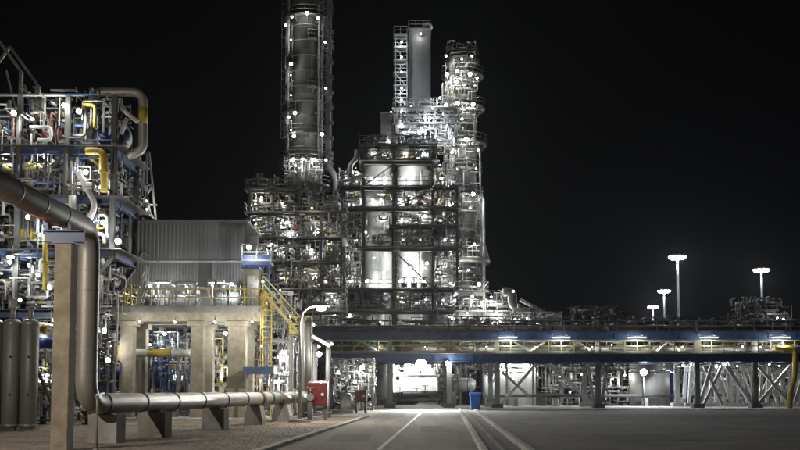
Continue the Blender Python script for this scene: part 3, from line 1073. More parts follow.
for x in txs:
    MB().box((x - 0.3, d0 + 0.36, zt_ - 0.74), (x + 0.3, d1 - 0.36, zt_ - 0.21)).build('concrete_beam', 'concrete', tb)
dk = tdk = MB().box((x0, d0 - 0.75, zt_ - 0.19), (x1, d1 + 8.0, zt_)).build('deck', 'grey_concrete', tb)
MB().box((x0 - 0.1, d0 - 0.83, zt_ - 0.25), (x1 + 0.1, d0 - 0.752, zt_ + 0.12)).build('edge_channel', 'galv', tb)
MB().rail([(x0 + .05, d0 + 5, zt_), (x0 + .05, d0 - 0.6, zt_), (x1 - 2.0, d0 - 0.6, zt_)], 1.15, 1.2, 0.045).build('handrail', 'rail_yellow', dk)
MB().rail([(x1 - 2.0, d0 - 0.6, zt_), (x1 - .05, d0 - 0.6, zt_), (x1 - .05, d0 + 5, zt_)], 1.15, 1.0, 0.045).build('handrail', 'yellow', dk)
MB().rail([(x0 + .05, d0 - 0.62, zt_), (x0 + 1.2, d0 - 0.62, zt_)], 1.4, 0.4, 0.05).build('gate', 'yellow', dk)

# corrugated shelter on the table
sd = 66.0
sx0, sx1 = X(120, sd, 260), X(246, sd, 260)
zs0, zs1, zs2 = Z(287, sd), Z(262, sd), Z(223, sd)
sh = thing('corrugated_shelter', 'grey corrugated metal shelter on posts above the concrete table', 'shelter', ((sx0 + sx1) / 2, sd + 2, zt_))


def corrugated(w_, h, n, depth, m):
    b = MB()
    prof = []
    for i in range(n):
        u = w_ * i / n
        s = w_ / n
        prof += [(u, 0), (u + s * 0.3, 0), (u + s * 0.42, -depth), (u + s * 0.88, -depth)]
    prof.append((w_, 0))
    k = len(prof)
    vs_ = [(a, c, 0) for a, c in prof] + [(a, c, h) for a, c in prof] + [(a, c + 0.02, 0) for a, c in prof] + [(a, c + 0.02, h) for a, c in prof]
    fs_ = [(i, i + 1, k + i + 1, k + i) for i in range(k - 1)] + [(2 * k + i + 1, 2 * k + i, 3 * k + i, 3 * k + i + 1) for i in range(k - 1)]
    return b.add(vs_, fs_).mesh('cladding_panel', m)


np_ = 8
pw_ = (sx1 - sx0) / np_
me = corrugated(pw_ - 0.012, zs2 - zs1 - 0.06, 4, 0.025, 'siding')
me2 = corrugated(pw_ - 0.012, zs1 - zs0 - 0.05, 5, 0.05, 'siding')
for i in range(np_):
    put(me, 'cladding_panel', sh, (sx0 + i * pw_, sd - 0.25, zs1 + 0.05))
    if i not in (5, ):
        put(me2, 'cladding_panel', sh, (sx0 + i * pw_, sd, zs0))
MB().box((sx0 - .1, sd - 0.36, zs1 - 0.05), (sx1 + .1, sd + 0.1, zs1 + 0.045)).build('ledge', 'pale_steel', sh)
MB().box((sx0 - .15, sd - 0.4, zs2), (sx1 + .15, sd + 6.0, zs2 + 0.16)).build('roof', 'siding', sh)
MB().box((sx0, sd + 5.4, zt_), (sx1, sd + 5.55, zs2)).build('rear_wall', 'pale_cladding', sh)
for i in range(5):
    x = sx0 + 0.1 + (sx1 - sx0 - 0.2) * i / 4
    MB().ibeam((x, sd + 0.15, zt_), (x, sd + 0.15, zs2), 0.18, 0.18, 0.025).build('post', 'blue' if i == 0 else 'grey_steel', sh)
for y_, z_ in ((sd + 0.1, zs0 - 0.12),):
    MB().ibeam((sx0, y_, z_), (sx1, y_, z_), 0.15, 0.22).build('girt', 'grey_steel', sh)
MB().bar((sx0 + 0.3, sd - 0.1, zs0 + 0.2), (sx0 + 1.6, sd - 0.4, zs1 + 0.6), 0.12, 0.12).build('brace', 'grey_steel', sh)
MB().bar((sx0 + 1.6, sd - 0.4, zs1 + 0.6), (sx0 + 2.7, sd - 0.4, zs1), 0.12, 0.12).build('brace', 'grey_steel', sh)
# things on the table deck
for k, px in enumerate((158, 212)):
    x = X(px, 61.5, 290)
    t = thing('canopy_lamp', 'white T-shaped post lamp on the table deck, %s' % ('nearer the yellow gate' if k == 0 else 'nearer the yellow handrail'), 'lamp', (x, 61.5, zt_), 'post lamps on the table deck')
    MB().bar((x, 61.5, zt_), (x, 61.5, zt_ + 1.75), 0.1, 0.1).build('post', 'white', t)
    h = MB().cbox((x + 0.25, 61.5, zt_ + 1.82), (1.0, 0.4, 0.14)).build('hood', 'white', t)
    MB().cbox((x + 0.25, 61.5, zt_ + 1.735), (0.7, 0.25, 0.03)).build('lens', 'lamp_white', h)
    glow(h, Vector((x + 0.25, 61.5, zt_ + 1.5)) - WORLD[h.name], 90 * LG, 'lamp_white', 0.15)
t = thing('access_stairs', 'white stair frame at the left end of the table deck', 'staircase', (X(138, 61, 290), 61, zt_))
stair('', (X(139, 61, 300), 61, zt_ + 0.05), (X(147, 61, 280), 61, zt_ + 1.7), 0.7, 'white', parent=t)
h_drum('grey compressor drum inside the shelter above the concrete table', (X(178, 64.5, 292), 64.3, zt_ + 0.8), 0.5, 3.0, 'x', 'dull_cladding', zt_)
h_drum('dull grey lube oil drum at the right inside the shelter', (X(228, 64, 290), 64.3, zt_ + 0.9), 0.6, 1.8, 'x', 'dull_cladding', zt_)
x = X(253, 61, 285)
t = thing('equipment_enclosure', 'beige box enclosure beside the yellow handrail at the table end', 'enclosure', (x, 61.5, zt_))
MB().box((x - 0.55, 60.6, zt_), (x + 0.35, 62.2, zt_ + 2.5)).build('body', 'concrete', t)
MB().box((x - 0.66, 60.5, zt_ + 2.5), (x + 0.46, 62.3, zt_ + 2.62)).build('lid', 'blue', t)
MB().box((x - 0.3, 60.57, zt_ + 0.3), (x + 0.15, 60.597, zt_ + 2.1)).build('door', 'pale_steel', t)
t = thing('blue_walkway', 'dark blue steel walkway box above the table end by the tower', 'walkway', (X(256, 61, 258), 63, zt_ + 2.62))
MB().box((X(241, 62, 258), 62.6, Z(263, 62)), (X(270, 62, 258), 64, Z(263, 62) + 0.15)).build('deck', 'blue', t)
MB().ibeam((X(241, 62, 258), 62.5, Z(259, 62)), (X(270, 62, 258), 62.5, Z(259, 62)), 0.2, 0.6).build('girder', 'blue', t)
for px in (244, 266):
    MB().bar((X(px, 62, 280), 63, zt_ - (6 if px == 266 else 0)), (X(px, 62, 280), 63, Z(263, 62)), 0.16, 0.16).build('post', 'blue', t)
MB().rail([(X(241, 62, 258), 62.45, Z(263, 62) + .15), (X(270, 62, 258), 62.45, Z(263, 62) + .15)], 1.1, 1.0, 0.04).build('handrail', 'galv', t)
flood(t, P(249, 247, 61.8), 200, aim=(-0.2, -1, -0.6), col='lamp_cool', scale=0.65)
for px, py, dd, pw in ((232, 283, 63, 260), (150, 284, 64, 120), (187, 286, 64, 100), (263, 281, 60.4, 60)):
    bulk(tb, P(px, py, dd), pw, aim=(0, -0.4, -1), col='lamp_cool' if px > 220 else 'lamp_white')

for px, pw in ((140, 70), (175, 50), (215, 70), (252, 100)):  # lamps added below the deck edge to brighten the column fronts
    bulk(tb, P(px, 321, 58.7), pw, aim=(0, -0.2, -1), col='lamp_white', scale=0.7)
# yellow stairs from the table down to the yard
xa_ = x1 + 0.1
stair('yellow staircase leading down from the table end towards the road', P(300, 334, 62.0), P(264, 293, 62.0) , 0.9, 'rail_yellow')
t = thing('stair_landing', 'yellow railed landing at the foot of the upper yellow staircase', 'landing', (X(300, 62, 360), 62, 0.07))
lz_ = Z(334, 62)
MB().box((X(290, 62, 334), 61.4, lz_ - 0.1), (X(312, 62, 334), 62.8, lz_ - 0.02)).build('deck', 'dark_steel', t)
for px in (291, 311):
    for y in (61.5, 62.7):
        MB().bar((X(px, 62, 360), y, 0.07), (X(px, 62, 360), y, lz_ - 0.1), 0.12, 0.12).build('post', 'grey_steel', t)
MB().rail([(X(291, 62, 334), 61.45, lz_ - 0.02), (X(311, 62, 334), 61.45, lz_ - 0.02), (X(311, 62, 334), 62.7, lz_ - 0.02)], 1.05, 0.7, 0.045).build('handrail', 'yellow', t)
t = thing('caged_ladder', 'yellow caged ladder climbing to the table deck end', 'ladder', (X(268, 60, 380), 59.4, 0.07))
ladder(t, (X(268, 60, 380), 59.4, 0), 0.07, zt_ + 0.9, (0, -1, 0), True, 'yellow', 0.5)
t = thing('blue_platform', 'small blue steel platform bracketed below the table end', 'platform', (X(258, 59, 400), 59.0, 0.0))
MB().box((X(244, 58.6, 370), 58.2, Z(374, 58.6)), (X(275, 58.6, 370), 59.15, Z(367, 58.6))).build('deck', 'blue', t)
for px in (247, 273):
    MB().bar((X(px, 58.7, 390), 58.7, 0), (X(px, 58.7, 390), 58.7, Z(374, 58.6)), 0.12, 0.12).build('post', 'pale_steel', t)
MB().bar(P(262, 398, 58.4), P(276, 375, 58.4), 0.1, 0.1).build('brace', 'pale_steel', t)

# machinery under the table
us = thing('machinery_skid', 'blue framed pump and pipe skid under the concrete table', 'machinery skid', (X(170, 63, 400), 63.5, 0.07))
for px in (152, 170, 188):
    for y in (64.2, 67.0):
        MB().bar((X(px, y, 390), y, 0.07), (X(px, y, 390), y, 3.4), 0.14, 0.14).build('post', 'blue', us)
for z in (1.0, 2.2, 3.4):
    for y in (64.2, 67.0):
        MB().ibeam((X(150, y, 390), y, z), (X(190, y, 390), y, z), 0.14, 0.2).build('beam', 'blue', us)
clutter(us, (X(150, 65, 390), 64.0, 0.4), (X(190, 65, 390), 67.0, 4.6), 40, ['blue', 'galv', 'grey_steel', 'white', 'galv', 'bright_blue'], 0.05, 0.13, random.Random(8), 0.6, 0.5)
us2 = thing('valve_skid', 'crowded valve and small pipe skid between the table columns by the ladder', 'machinery skid', (X(224, 63, 400), 63.5, 0.07))
clutter(us2, (X(206, 65, 390), 64.0, 0.4), (X(238, 65, 390), 68, 5.2), 44, ['white', 'galv', 'grey_steel', 'blue', 'cladding', 'rail_yellow'], 0.05, 0.14, random.Random(18), 0.65, 0.5)
us3 = thing('pipe_manifold', 'tangled pipe manifold right of the concrete table beneath the yellow stairs', 'pipe manifold', (X(280, 66, 400), 66, 0.07))
clutter(us3, (X(255, 65, 390), 64, 0.3), (X(298, 66, 390), 69, 5.2), 34, ['white', 'galv', 'grey_steel', 'pale_cladding', 'cladding', 'primer', 'galv', 'white'], 0.06, 0.2, random.Random(28), 0.65, 0.4)
us5 = thing('pipe_wall', 'dim bank of upright pipes far back beneath the concrete table', 'pipe bank', (X(180, 74, 400), 74, 0.07))
clutter(us5, (X(118, 72, 390), 71, 0.2), (X(262, 72, 390), 75, 6.4), 70, ['galv', 'grey_steel', 'blue', 'pale_cladding', 'dull_cladding', 'dark_steel', 'white'], 0.07, 0.24, random.Random(29), 0.7, 0.3)
for px, py, pw in ((150, 345, 120), (180, 360, 120), (215, 345, 140), (160, 388, 90), (235, 380, 120)):
    bulk(us5, P(px, py, 70.3), pw)
us4 = thing('pipe_thicket', 'dense thicket of valves and pipes left of the concrete table', 'pipe manifold', (X(108, 62, 400), 62, 0.0))
clutter(us4, (X(96, 60, 390), 57.5, 0.3), (X(121, 60, 390), 64, 5.6), 34, ['white', 'galv', 'grey_steel', 'bright_blue', 'cladding', 'yellow', 'galv', 'red', 'blue'], 0.06, 0.2, random.Random(38), 0.6, 0.5)
fine(us, (X(148, 65, 390), 63.6, 0.2), (X(192, 65, 390), 67, 5.4), 320, ('blue', 'galv', 'grey_steel', 'pale_steel'), 105)
fine(us2, (X(205, 65, 390), 63.6, 0.2), (X(262, 65, 390), 67, 5.4), 360, ('galv', 'grey_steel', 'pale_steel', 'rail_yellow'), 106)
fine(us3, (X(255, 65, 390), 63.5, 0.2), (X(300, 66, 390), 69, 8.0), 420, ('galv', 'grey_steel', 'pale_steel', 'white'), 107)
fine(us4, (X(96, 60, 390), 57.5, 0.2), (X(121, 60, 390), 64, 6.4), 260, ('galv', 'grey_steel', 'blue', 'pale_steel'), 108)
fine(tb, (sx0 + 0.4, 60.2, zt_ + 0.1), (X(240, 62, 300), 65, zt_ + 1.8), 60, ('galv', 'grey_steel', 'pale_steel'), 109)
pump('blue motor pump standing under the left half of the table', (X(163, 61.5, 400), 61.2, 0.07), 0.9)
pump('grey-blue motor pump behind the third concrete block', (X(222, 61.5, 400), 61.2, 0.07), 0.8, 'grey_steel')
t = thing('process_pipe', 'clad pipe with a yellow length running under the concrete table', 'pipe', (X(160, 61.3, 353), 61.3, 3.5))
zz = Z(353, 61.3)
MB().tube([(X(98, 61.3, 353), 61.3, zz), (X(187, 61.3, 353), 61.3, zz), (X(187, 61.3, 353), 63.5, zz), (X(187, 61.3, 353), 63.5, 0.3)], 0.24, 14, 0.5).build('cladding', 'white', t)
MB().tube([(X(148, 61.3, 353), 61.3, zz), (X(172, 61.3, 353), 61.3, zz)], 0.252, 14).build('yellow_sleeve', 'yellow', t)
for px in (140, 178):
    MB().bar((X(px, 61.3, 370), 61.3, 0.07), (X(px, 61.3, 370), 61.3, zz - 0.24), 0.15, 0.15).build('stand', 'grey_steel', t)
# wall of stacked equipment panels closing the yard behind the table
for px, py, dd, pw in ((128, 336, 61.5, 60), (165, 333, 63, 110), (178, 372, 64.5, 90), (205, 350, 64, 90), (226, 332, 62, 150), (230, 366, 64, 90), (262, 345, 60, 120), (284, 352, 64, 200), (272, 380, 64, 160), (224, 395, 63.5, 70), (140, 392, 63, 90), (105, 385, 62, 90), (112, 345, 59, 90)):
    bulk(tb, P(px, py, dd), pw, aim=(0, -0.5, -1))

# ================================================================== red valve boxes, stand pipes and small items beside the road
def red_box(label, px, py0, py1, d, wpx, tilt):
    x = X(px, d, 395)
    t = thing('red_valve_box', label, 'valve box', (x, d, 0))
    w_ = wpx * d / 1000
    z0, z1 = Z(py1, d), Z(py0, d)
    b = MB()
    b.extrude([(-0.4, z0), (0.4, z0), (0.4, z1), (-0.4, z1 + tilt)], (x - w_ / 2, d, 0), (x + w_ / 2, d, 0))
    b.build('body', 'red', t)
    MB().box((x - w_ / 2 + 0.08, d - 0.43, z0 + 0.12), (x + w_ / 2 - 0.08, d - 0.403, z1 - 0.12)).build('door', 'red', t)
    MB().lathe([(0.05, 0), (0.09, 0.02), (0.09, 0.06)], (x + w_ * 0.25, d - 0.43, (z0 + z1) / 2), (0, -1, 0), 10).build('knob', 'white', t)
    for s in (-0.38, 0.38):
        MB().box((x + w_ * s - 0.08, d - 0.25, 0), (x + w_ * s + 0.08, d + 0.25, z0)).build('leg', 'dark_steel', t)
    return t


red_box('larger red valve box on black legs beside the street lamp', 318, 383, 406, 57.5, 20, 0.12)
red_box('smaller red valve box farther along the road edge', 361, 390, 402, 74, 12, 0.0)
t = thing('gate_valve', 'grey gate valve with handwheel at the end of the low pipe', 'valve', (X(312, 57, 400), 56.7, 0))
valve(t, (X(311, 57, 400), 56.6, 1.3), 0.13, 'y', 'rail_yellow')
MB().cbox((X(311, 57, 400), 56.6, 0.5), (0.3, 0.3, 1.0)).build('stand', 'dark_steel', t)
for k, (px, ptop, d, r, m, lab) in enumerate(((303, 318, 60, 0.12, 'pale_cladding', 'white vertical pipe just behind the street lamp pole'), (308, 322, 61, 0.2, 'dull_cladding', 'thick dark standpipe behind the street lamp pole'), (315, 345, 63, 0.14, 'white', 'white standpipe beside the lit lamp above the red box'), (328, 342, 62, 0.15, 'pale_cladding', 'pale standpipe at the right side of the red box'))):
    x = X(px, d, 370)
    t = thing('standpipe', lab, 'pipe', (x, d, 0))
    MB().tube([(x, d, 0), (x, d, Z(ptop, d)), (x, d + 2.5, Z(ptop, d))], r, 12, r * 2.5).build('run', m, t)
    MB().lathe([(r * 1.6, 0), (r * 1.6, 0.08)], (x, d, 0.3), seg=12).build('flange', 'galv', t)
t = thing('pipe_bridge', 'short white slanted beam bridging the standpipes above the red box', 'beam', P(315, 340, 61))
MB().bar(P(312, 336, 61), P(330, 346, 61), 0.25, 0.2).build('beam', 'white', t)
flood(t, P(319, 354, 60.5), 200, aim=(0.2, -1, -0.4), scale=0.65)
v_vessel('small white tank beside the smaller red valve box', (X(345, 76, 395), 77, 0), 0.45, 1.5, 'white')
pump('pale pump set between the two red valve boxes', (X(340, 72, 400), 73, 0), 0.9, 'white')
man = thing('roadside_manifold', 'pipe manifold crowding the yard left of the road under the rack', 'pipe manifold', (X(345, 80, 400), 82, 0))
clutter(man, (X(330, 80, 390), 79, 0.3), (X(372, 80, 390), 86, 3.6), 30, ['white', 'galv', 'grey_steel', 'dark_steel', 'cladding', 'pale_steel'], 0.06, 0.18, random.Random(41), 0.6, 0.5)
fine(man, (X(330, 80, 390), 78.5, 0.1), (X(374, 80, 390), 86, 4.2), 320, ('galv', 'grey_steel', 'pale_steel', 'white'), 110)
flood(man, P(362, 367, 79.5), 160, aim=(0.2, -1, -0.5), scale=0.8)
bulk(man, P(355, 382, 78.5), 90)
bulk(man, P(338, 372, 80), 50)

# blue bin
d = 85.0
x = X(475.5, d, 402)
t = thing('waste_bin', 'blue lidded waste bin standing at the kerb under the rack', 'bin', (x, d, 0.0))
b = MB()
b.add([(x - .38, d - .33, .1), (x + .38, d - .33, .1), (x + .38, d + .33, .1), (x - .38, d + .33, .1), (x - .46, d - .42, 1.25), (x + .46, d - .42, 1.25), (x + .46, d + .42, 1.25), (x - .46, d + .42, 1.25)],
      [(0, 3, 2, 1), (4, 5, 6, 7), (0, 1, 5, 4), (1, 2, 6, 5), (2, 3, 7, 6), (3, 0, 4, 7)])
b.build('body', 'bright_blue', t)
MB().extrude([(-0.47, 0), (0.47, 0), (0.47, 0.08), (0.3, 0.2), (-0.3, 0.24), (-0.47, 0.1)], (x - 0.5, d, 1.252), (x + 0.5, d, 1.252)).build('lid', 'bright_blue', t)
for s in (-1, 1):
    MB().lathe([(0.1, -0.04), (0.11, -0.03), (0.11, 0.03), (0.1, 0.04)], (x + s * 0.34, d + 0.3, 0.11), (1, 0, 0), 12).build('wheel', 'black', t)
    MB().cbox((x + s * 0.3, d - 0.28, 0.05), (0.1, 0.1, 0.1)).build('foot', 'black', t)

# ================================================================== the long blue pipe rack across the picture
Y0, Y1 = 89.0, 95.5
zl0, zl1 = Z(362, Y0), Z(354, Y0)
zu0, zu1 = Z(340, Y0), Z(332.5, Y0)
xl, xr = X(296, Y0), X(860, Y0)
rk = thing('pipe_rack', 'long blue steel pipe rack with yellow railed walkway crossing above the road', 'pipe rack', ((xl + xr) / 2, (Y0 + Y1) / 2, 0.12))
legs_px = [330, 390, 449, 497, 598, 697, 755, 830]
lxs = [X(p, Y0, 385) for p in legs_px]
for i, x in enumerate(lxs):
    for y, m in ((Y0, 'grey_steel'), (Y1, 'pale_steel' if i > 2 else 'grey_steel')):
        zb = 0.12
        MB().ibeam((x, y, zb + 0.35), (x, y, zu1), 0.42, 0.42, 0.06).build('leg', m, rk)
        MB().cbox((x, y, zb + 0.18), (1.0, 1.0, 0.36)).build('footing', 'dark_steel' if y == Y0 else 'grey_concrete', rk)
    for z in (zl0 + 0.45, zu0 + 0.5):
        MB().ibeam((x, Y0 + 0.2, z), (x, Y1 - 0.2, z), 0.3, 0.7).build('cross_beam', 'blue', rk)
edges = [xl] + [(a + b2) / 2 for a, b2 in zip(lxs[1:], lxs[2:])][:0] + lxs[1:-1] + [xr]
for y in (Y0 - 0.25, Y1 + 0.25):
    for a, b2 in zip(edges, edges[1:]):
        MB().ibeam((a + 0.01, y, (zl0 + zl1) / 2), (b2 - 0.01, y, (zl0 + zl1) / 2), 0.3, zl1 - zl0, 0.09).build('girder', 'blue', rk)
        MB().ibeam((a + 0.01, y, (zu0 + zu1) / 2), (b2 - 0.01, y, (zu0 + zu1) / 2), 0.3, zu1 - zu0, 0.09).build('girder', 'blue', rk)
        k = max(1, int((b2 - a) / 2.2))
        for j in range(k):
            xx = a + (b2 - a) * (j + 0.5) / k
            MB().box((xx - 0.03, y - 0.13, zl0 + 0.1), (xx + 0.03, y - 0.02, zl1 - 0.1)).build('stiffener', 'blue', rk)
            MB().box((xx - 0.03, y - 0.13, zu0 + 0.1), (xx + 0.03, y - 0.02, zu1 - 0.1)).build('stiffener', 'blue', rk)
wk = MB().box((xl, Y0 - 1.2, zl1 + 0.005), (xr, Y0 + 0.4, zl1 + 0.06)).build('walkway', 'galv', rk)
for a, b2 in zip(edges, edges[1:]):
    MB().rail([(a, Y0 - 1.15, zl1 + 0.06), (b2 - 0.05, Y0 - 1.15, zl1 + 0.06)], 1.1, 1.1, 0.05).build('handrail', 'rail_yellow', wk)
    MB().rail([(a, Y0 - 0.3, zu1), (b2 - 0.05, Y0 - 0.3, zu1)], 1.05, 1.6, 0.035).build('handrail', 'dark_steel', rk)
MB().box((xl, Y0 + 0.5, zl1 + 0.01), (xr, Y1, zl1 + 0.05)).build('lower_grating', 'dark_steel', rk)
MB().box((xl, Y0 - 0.4, zu1 + 0.005), (xr, Y1 + .4, zu1 + 0.05)).build('upper_grating', 'dark_steel', rk)
# inverted V braces between the girders and struts to the ground
for a, b2, c in (((352, 351), (361, 341), (378, 351)), ((436, 351), (449, 341), (462, 351)), ((514, 342), (530, 351), (545, 342)), ((566, 351), (578, 342), (590, 350)), ((656, 351), (668, 342), (680, 351)), ((770, 351), (782, 342), (792, 351))):
    MB().bar(P(*a, Y0 - 0.1), P(*b2, Y0 - 0.1), 0.16, 0.16).build('brace', 'pale_steel', rk)
    MB().bar(P(*b2, Y0 - 0.1), P(*c, Y0 - 0.1), 0.16, 0.16).build('brace', 'pale_steel', rk)
for a, b2, y in (((501, 404), (536, 364), Y0), ((594, 404), (548, 364), Y0), ((502, 372), (530, 397), Y1), ((594, 404), (588, 364), Y0 + 0.6), ((601, 404), (608, 364), Y0 + 0.6), ((700, 402), (712, 364), Y0), ((752, 404), (726, 366), Y0), ((758, 366), (790, 404), Y0 + 0.4), ((758, 404), (790, 366), Y0 + 0.6), ((704, 366), (722, 404), Y0 + 0.3), ((722, 366), (704, 404), Y0 + 0.5), ((728, 366), (750, 404), Y0 + 0.3), ((794, 404), (806, 366), Y0 + 0.3)):
    MB().bar(P(*a, y), P(*b2, y), 0.24, 0.24).build('brace', 'white', rk)
for px, pw in ((508, 130), (561, 110), (637, 130), (709, 100), (781, 130)):
    strip_light(rk, P(px, 336.5, Y0 - 1.5), pw * 1.25)
for px, py in ((380, 346), (425, 347), (470, 346), (486, 347), (535, 346), (592, 347), (612, 345), (660, 347), (682, 347), (742, 346), (760, 347)):
    bulk(rk, P(px, py, Y0 - 0.2), 60, aim=(0, -1, -0.1), scale=0.7)
flood(rk, P(421, 364.5, Y0 - 0.9), 13000, aim=(0.0, -1, -0.2), col='lamp_white', scale=2.1, spot=165)
flood(rk, P(447, 363, Y0 - 0.5), 200, aim=(0.3, -1, -0.35), col='lamp_white', scale=0.8)
for px, py, pw in ((683, 365, 60), (691, 364, 60), (704, 367, 60), (716, 366, 70), (724, 364, 60), (737, 366, 60), (769, 364, 80), (779, 366, 70), (788, 369, 60), (756, 368, 50)):
    bulk(rk, P(px, py, Y0 + 1.0), pw, aim=(0, -1, -0.3), col='lamp_white')
fine(rk, (xl, Y0 + 0.3, zl1 + 0.1), (xr, Y0 + 4, zu0 + 0.2), 700, ('rail_yellow', 'galv', 'pale_steel', 'grey_steel'), 111, (0.02, 0.06), 0.5)
fine(rk, (xl, Y0 - 0.3, zu1 + 0.05), (xr, Y1, zu1 + 1.5), 420, ('galv', 'grey_steel', 'dark_steel'), 112, (0.02, 0.06), 0.35)
fine(rk, (xl, Y0 - 0.1, zl0 - 0.9), (xr, Y1, zl0 + 0.1), 260, ('galv', 'grey_steel', 'dark_steel'), 113, (0.02, 0.05), 0.3)
# rusty lower fascia pipes on the right
specs = [('thick silver', 'cladding', 0.3), ('thin yellow', 'yellow', 0.12), ('pale clad', 'pale_cladding', 0.22), ('dark grey', 'dark_steel', 0.2), ('white', 'white', 0.15), ('rusty primer-red', 'primer', 0.17), ('dull clad', 'dull_cladding', 0.26)]
for k, (lab, m, r) in enumerate(specs):
    y = Y0 + 0.9 + k * 0.85
    t = thing('rack_pipe', '%s pipe running along the lower deck of the blue rack' % lab, 'pipe', (xl, y, zl1 + 0.05), 'pipes along the pipe rack')
    z = zl1 + 0.05 + r + 0.1
    MB().tube([(xl + 1, y, z), (xr, y, z)], r, 12).build('run', m, t)
    sh_ = MB().box((-0.15, -0.05, 0), (0.15, 0.05, 0.13)).mesh('pipe_shoe', 'grey_steel')
    for x in lxs[1:-1]:
        put(sh_, 'pipe_shoe', t, (x, y, zl1 + 0.05))
for k, (lab, m, r) in enumerate([('thick silver', 'cladding', 0.28), ('thin white', 'white', 0.1), ('dull clad', 'dull_cladding', 0.24), ('pale clad', 'pale_cladding', 0.2), ('dark grey', 'dark_steel', 0.16)]):
    y = Y0 + 0.8 + k * 1.2
    t = thing('rack_pipe', '%s pipe running along the upper deck of the blue rack' % lab, 'pipe', (xl, y, zu1 + 0.05), 'pipes along the pipe rack')
    z = zu1 + 0.05 + r + 0.1
    xa2 = xr if k % 2 == 0 else X(640 + 30 * k, y)
    pts = [(xl + 1 + k, y, z), (xa2, y, z)]
    if k % 2:
        pts += [(xa2, y, z + 0.9), (xa2 + 1.5, y, z + 0.9), (xa2 + 1.5, y, z), (xr, y, z)]
    MB().tube(pts, r, 12, r * 2.5).build('run', m, t)
    for x in lxs[1:-1]:
        put(sh_, 'pipe_shoe', t, (x, y, zu1 + 0.05))
rc = random.Random(15)
for a, b2 in zip(lxs, lxs[1:]):
    clutter(rk, (a + 0.3, Y0 + 0.5, zl1 + 0.2), (b2 - 0.3, Y0 + 3.0, zu0 - 0.1), 7, ['rail_yellow', 'galv', 'pale_cladding', 'yellow', 'grey_steel', 'primer', 'green'], 0.05, 0.12, rc, 0.35, 0.5)
    clutter(rk, (a + 0.3, Y0 + 0.2, zu1 + 0.2), (b2 - 0.3, Y1 - 0.5, zu1 + 1.3), 4, ['dull_cladding', 'galv', 'grey_steel', 'dark_steel'], 0.05, 0.15, rc, 0.2, 0.4)
    MB().box((a + 0.2, Y0 + 0.6, zu0 - 0.15), (b2 - 0.2, Y0 + 1.2, zu0 - 0.05)).build('cable_tray', 'galv', rk)
# drop pipes and trestles beneath the rack
for k, (lab, p0, p1, d) in enumerate((('left of the dark leg', 686, 704, 97.0), ('just right of the dark leg', 712, 727, 99.0), ('in front of the valves', 733, 750, 97.0), ('right of the thin dark leg', 763, 780, 98.5), ('at the far right by the yellow pipe', 785, 806, 97.0))):
    xa2, xb2 = X(p0, d, 385), X(p1, d, 385)
    t = thing('trestle', 'white cross-braced trestle under the rack, %s' % lab, 'trestle', ((xa2 + xb2) / 2, d, 0.12), 'white trestles under the pipe rack')
    zt2 = zl0 - 0.1
    for x, s in ((xa2, 0.3), (xb2, -0.3)):
        for y in (d - 0.9, d + 0.9):
            MB().bar((x, y, 0.45), (x + s, y, zt2), 0.28, 0.28).build('leg', 'white', t)
            MB().cbox((x, y, 0.29), (0.9, 0.9, 0.34)).build('footing', 'grey_concrete', t)
    for y in (d - 0.9, d + 0.9):
        MB().bar((xa2, y + .16, 0.6), (xb2 - 0.3, y + .16, zt2), 0.2, 0.2).build('brace', 'white', t)
        MB().bar((xb2, y - .16, 0.6), (xa2 + 0.3, y - .16, zt2), 0.2, 0.2).build('brace', 'white', t)
        MB().bar((xa2, y, zt2), (xb2, y, zt2), 0.3, 0.3).build('cap_beam', 'pale_steel', t)
t = thing('process_pipe', 'yellow pipe bending down at the far right end of the rack', 'pipe', P(792, 392, 88.0))
MB().tube([P(775, 348, 87.6), P(795, 348, 87.6), P(795, 378, 87.6), P(790, 392, 87.6), P(790, 408, 87.6)], 0.22, 12, 0.6).build('run', 'yellow', t)
t = thing('process_pipe', 'low dark header pipe lying behind the rack legs', 'pipe', (X(560, 98, 395), 98, 1.3))
MB().tube([(X(500, 98, 395), 98, 1.15), (X(685, 98, 395), 98, 1.15)], 0.16, 14).build('run', 'dark_steel', t)
for px in (515, 555, 600, 645, 680):
    MB().cbox((X(px, 98, 395), 98, 0.5), (0.4, 0.9, 0.8)).build('sleeper', 'grey_concrete', t)
um = thing('pump_bay', 'crowded row of vertical pipes and pumps behind the rack legs', 'pump bay', (X(600, 104, 400), 104, 0.0))
clutter(um, (X(540, 103, 390), 101.5, 0.3), (X(690, 106, 390), 109, 6.0), 95, ['galv', 'grey_steel', 'dull_cladding', 'dark_steel', 'primer', 'galv', 'dark_steel', 'pale_steel'], 0.06, 0.18, random.Random(51), 0.92, 0.3)
for i in range(10):
    x = X(545 + i * 15, 105, 390)
    MB().bar((x, 104.5, 0), (x, 104.5, 6.5), 0.22, 0.22).build('post', 'grey_steel', um)
fine(um, (X(538, 103, 390), 100.5, 0.1), (X(690, 106, 390), 108, 6.2), 700, ('galv', 'grey_steel', 'pale_steel', 'dark_steel'), 114, (0.02, 0.06), 0.7)
for px, py, pw in ((513, 379, 70), (560, 376, 90), (582, 374, 70), (612, 379, 120), (625, 375, 70), (570, 392, 60), (600, 390, 60), (632, 392, 80)):
    bulk(um, P(px, py, 100.6), pw)
um2 = thing('valve_bay', 'crowded valves and pipes behind the white trestles', 'valve bay', (X(745, 106, 400), 106, 0.0))
clutter(um2, (X(690, 103, 390), 101.5, 0.3), (X(800, 107, 390), 110, 6.0), 60, ['white', 'galv', 'grey_steel', 'pale_cladding', 'primer', 'blue', 'dark_steel', 'pale_steel', 'dark_steel'], 0.07, 0.2, random.Random(52), 0.6, 0.3)
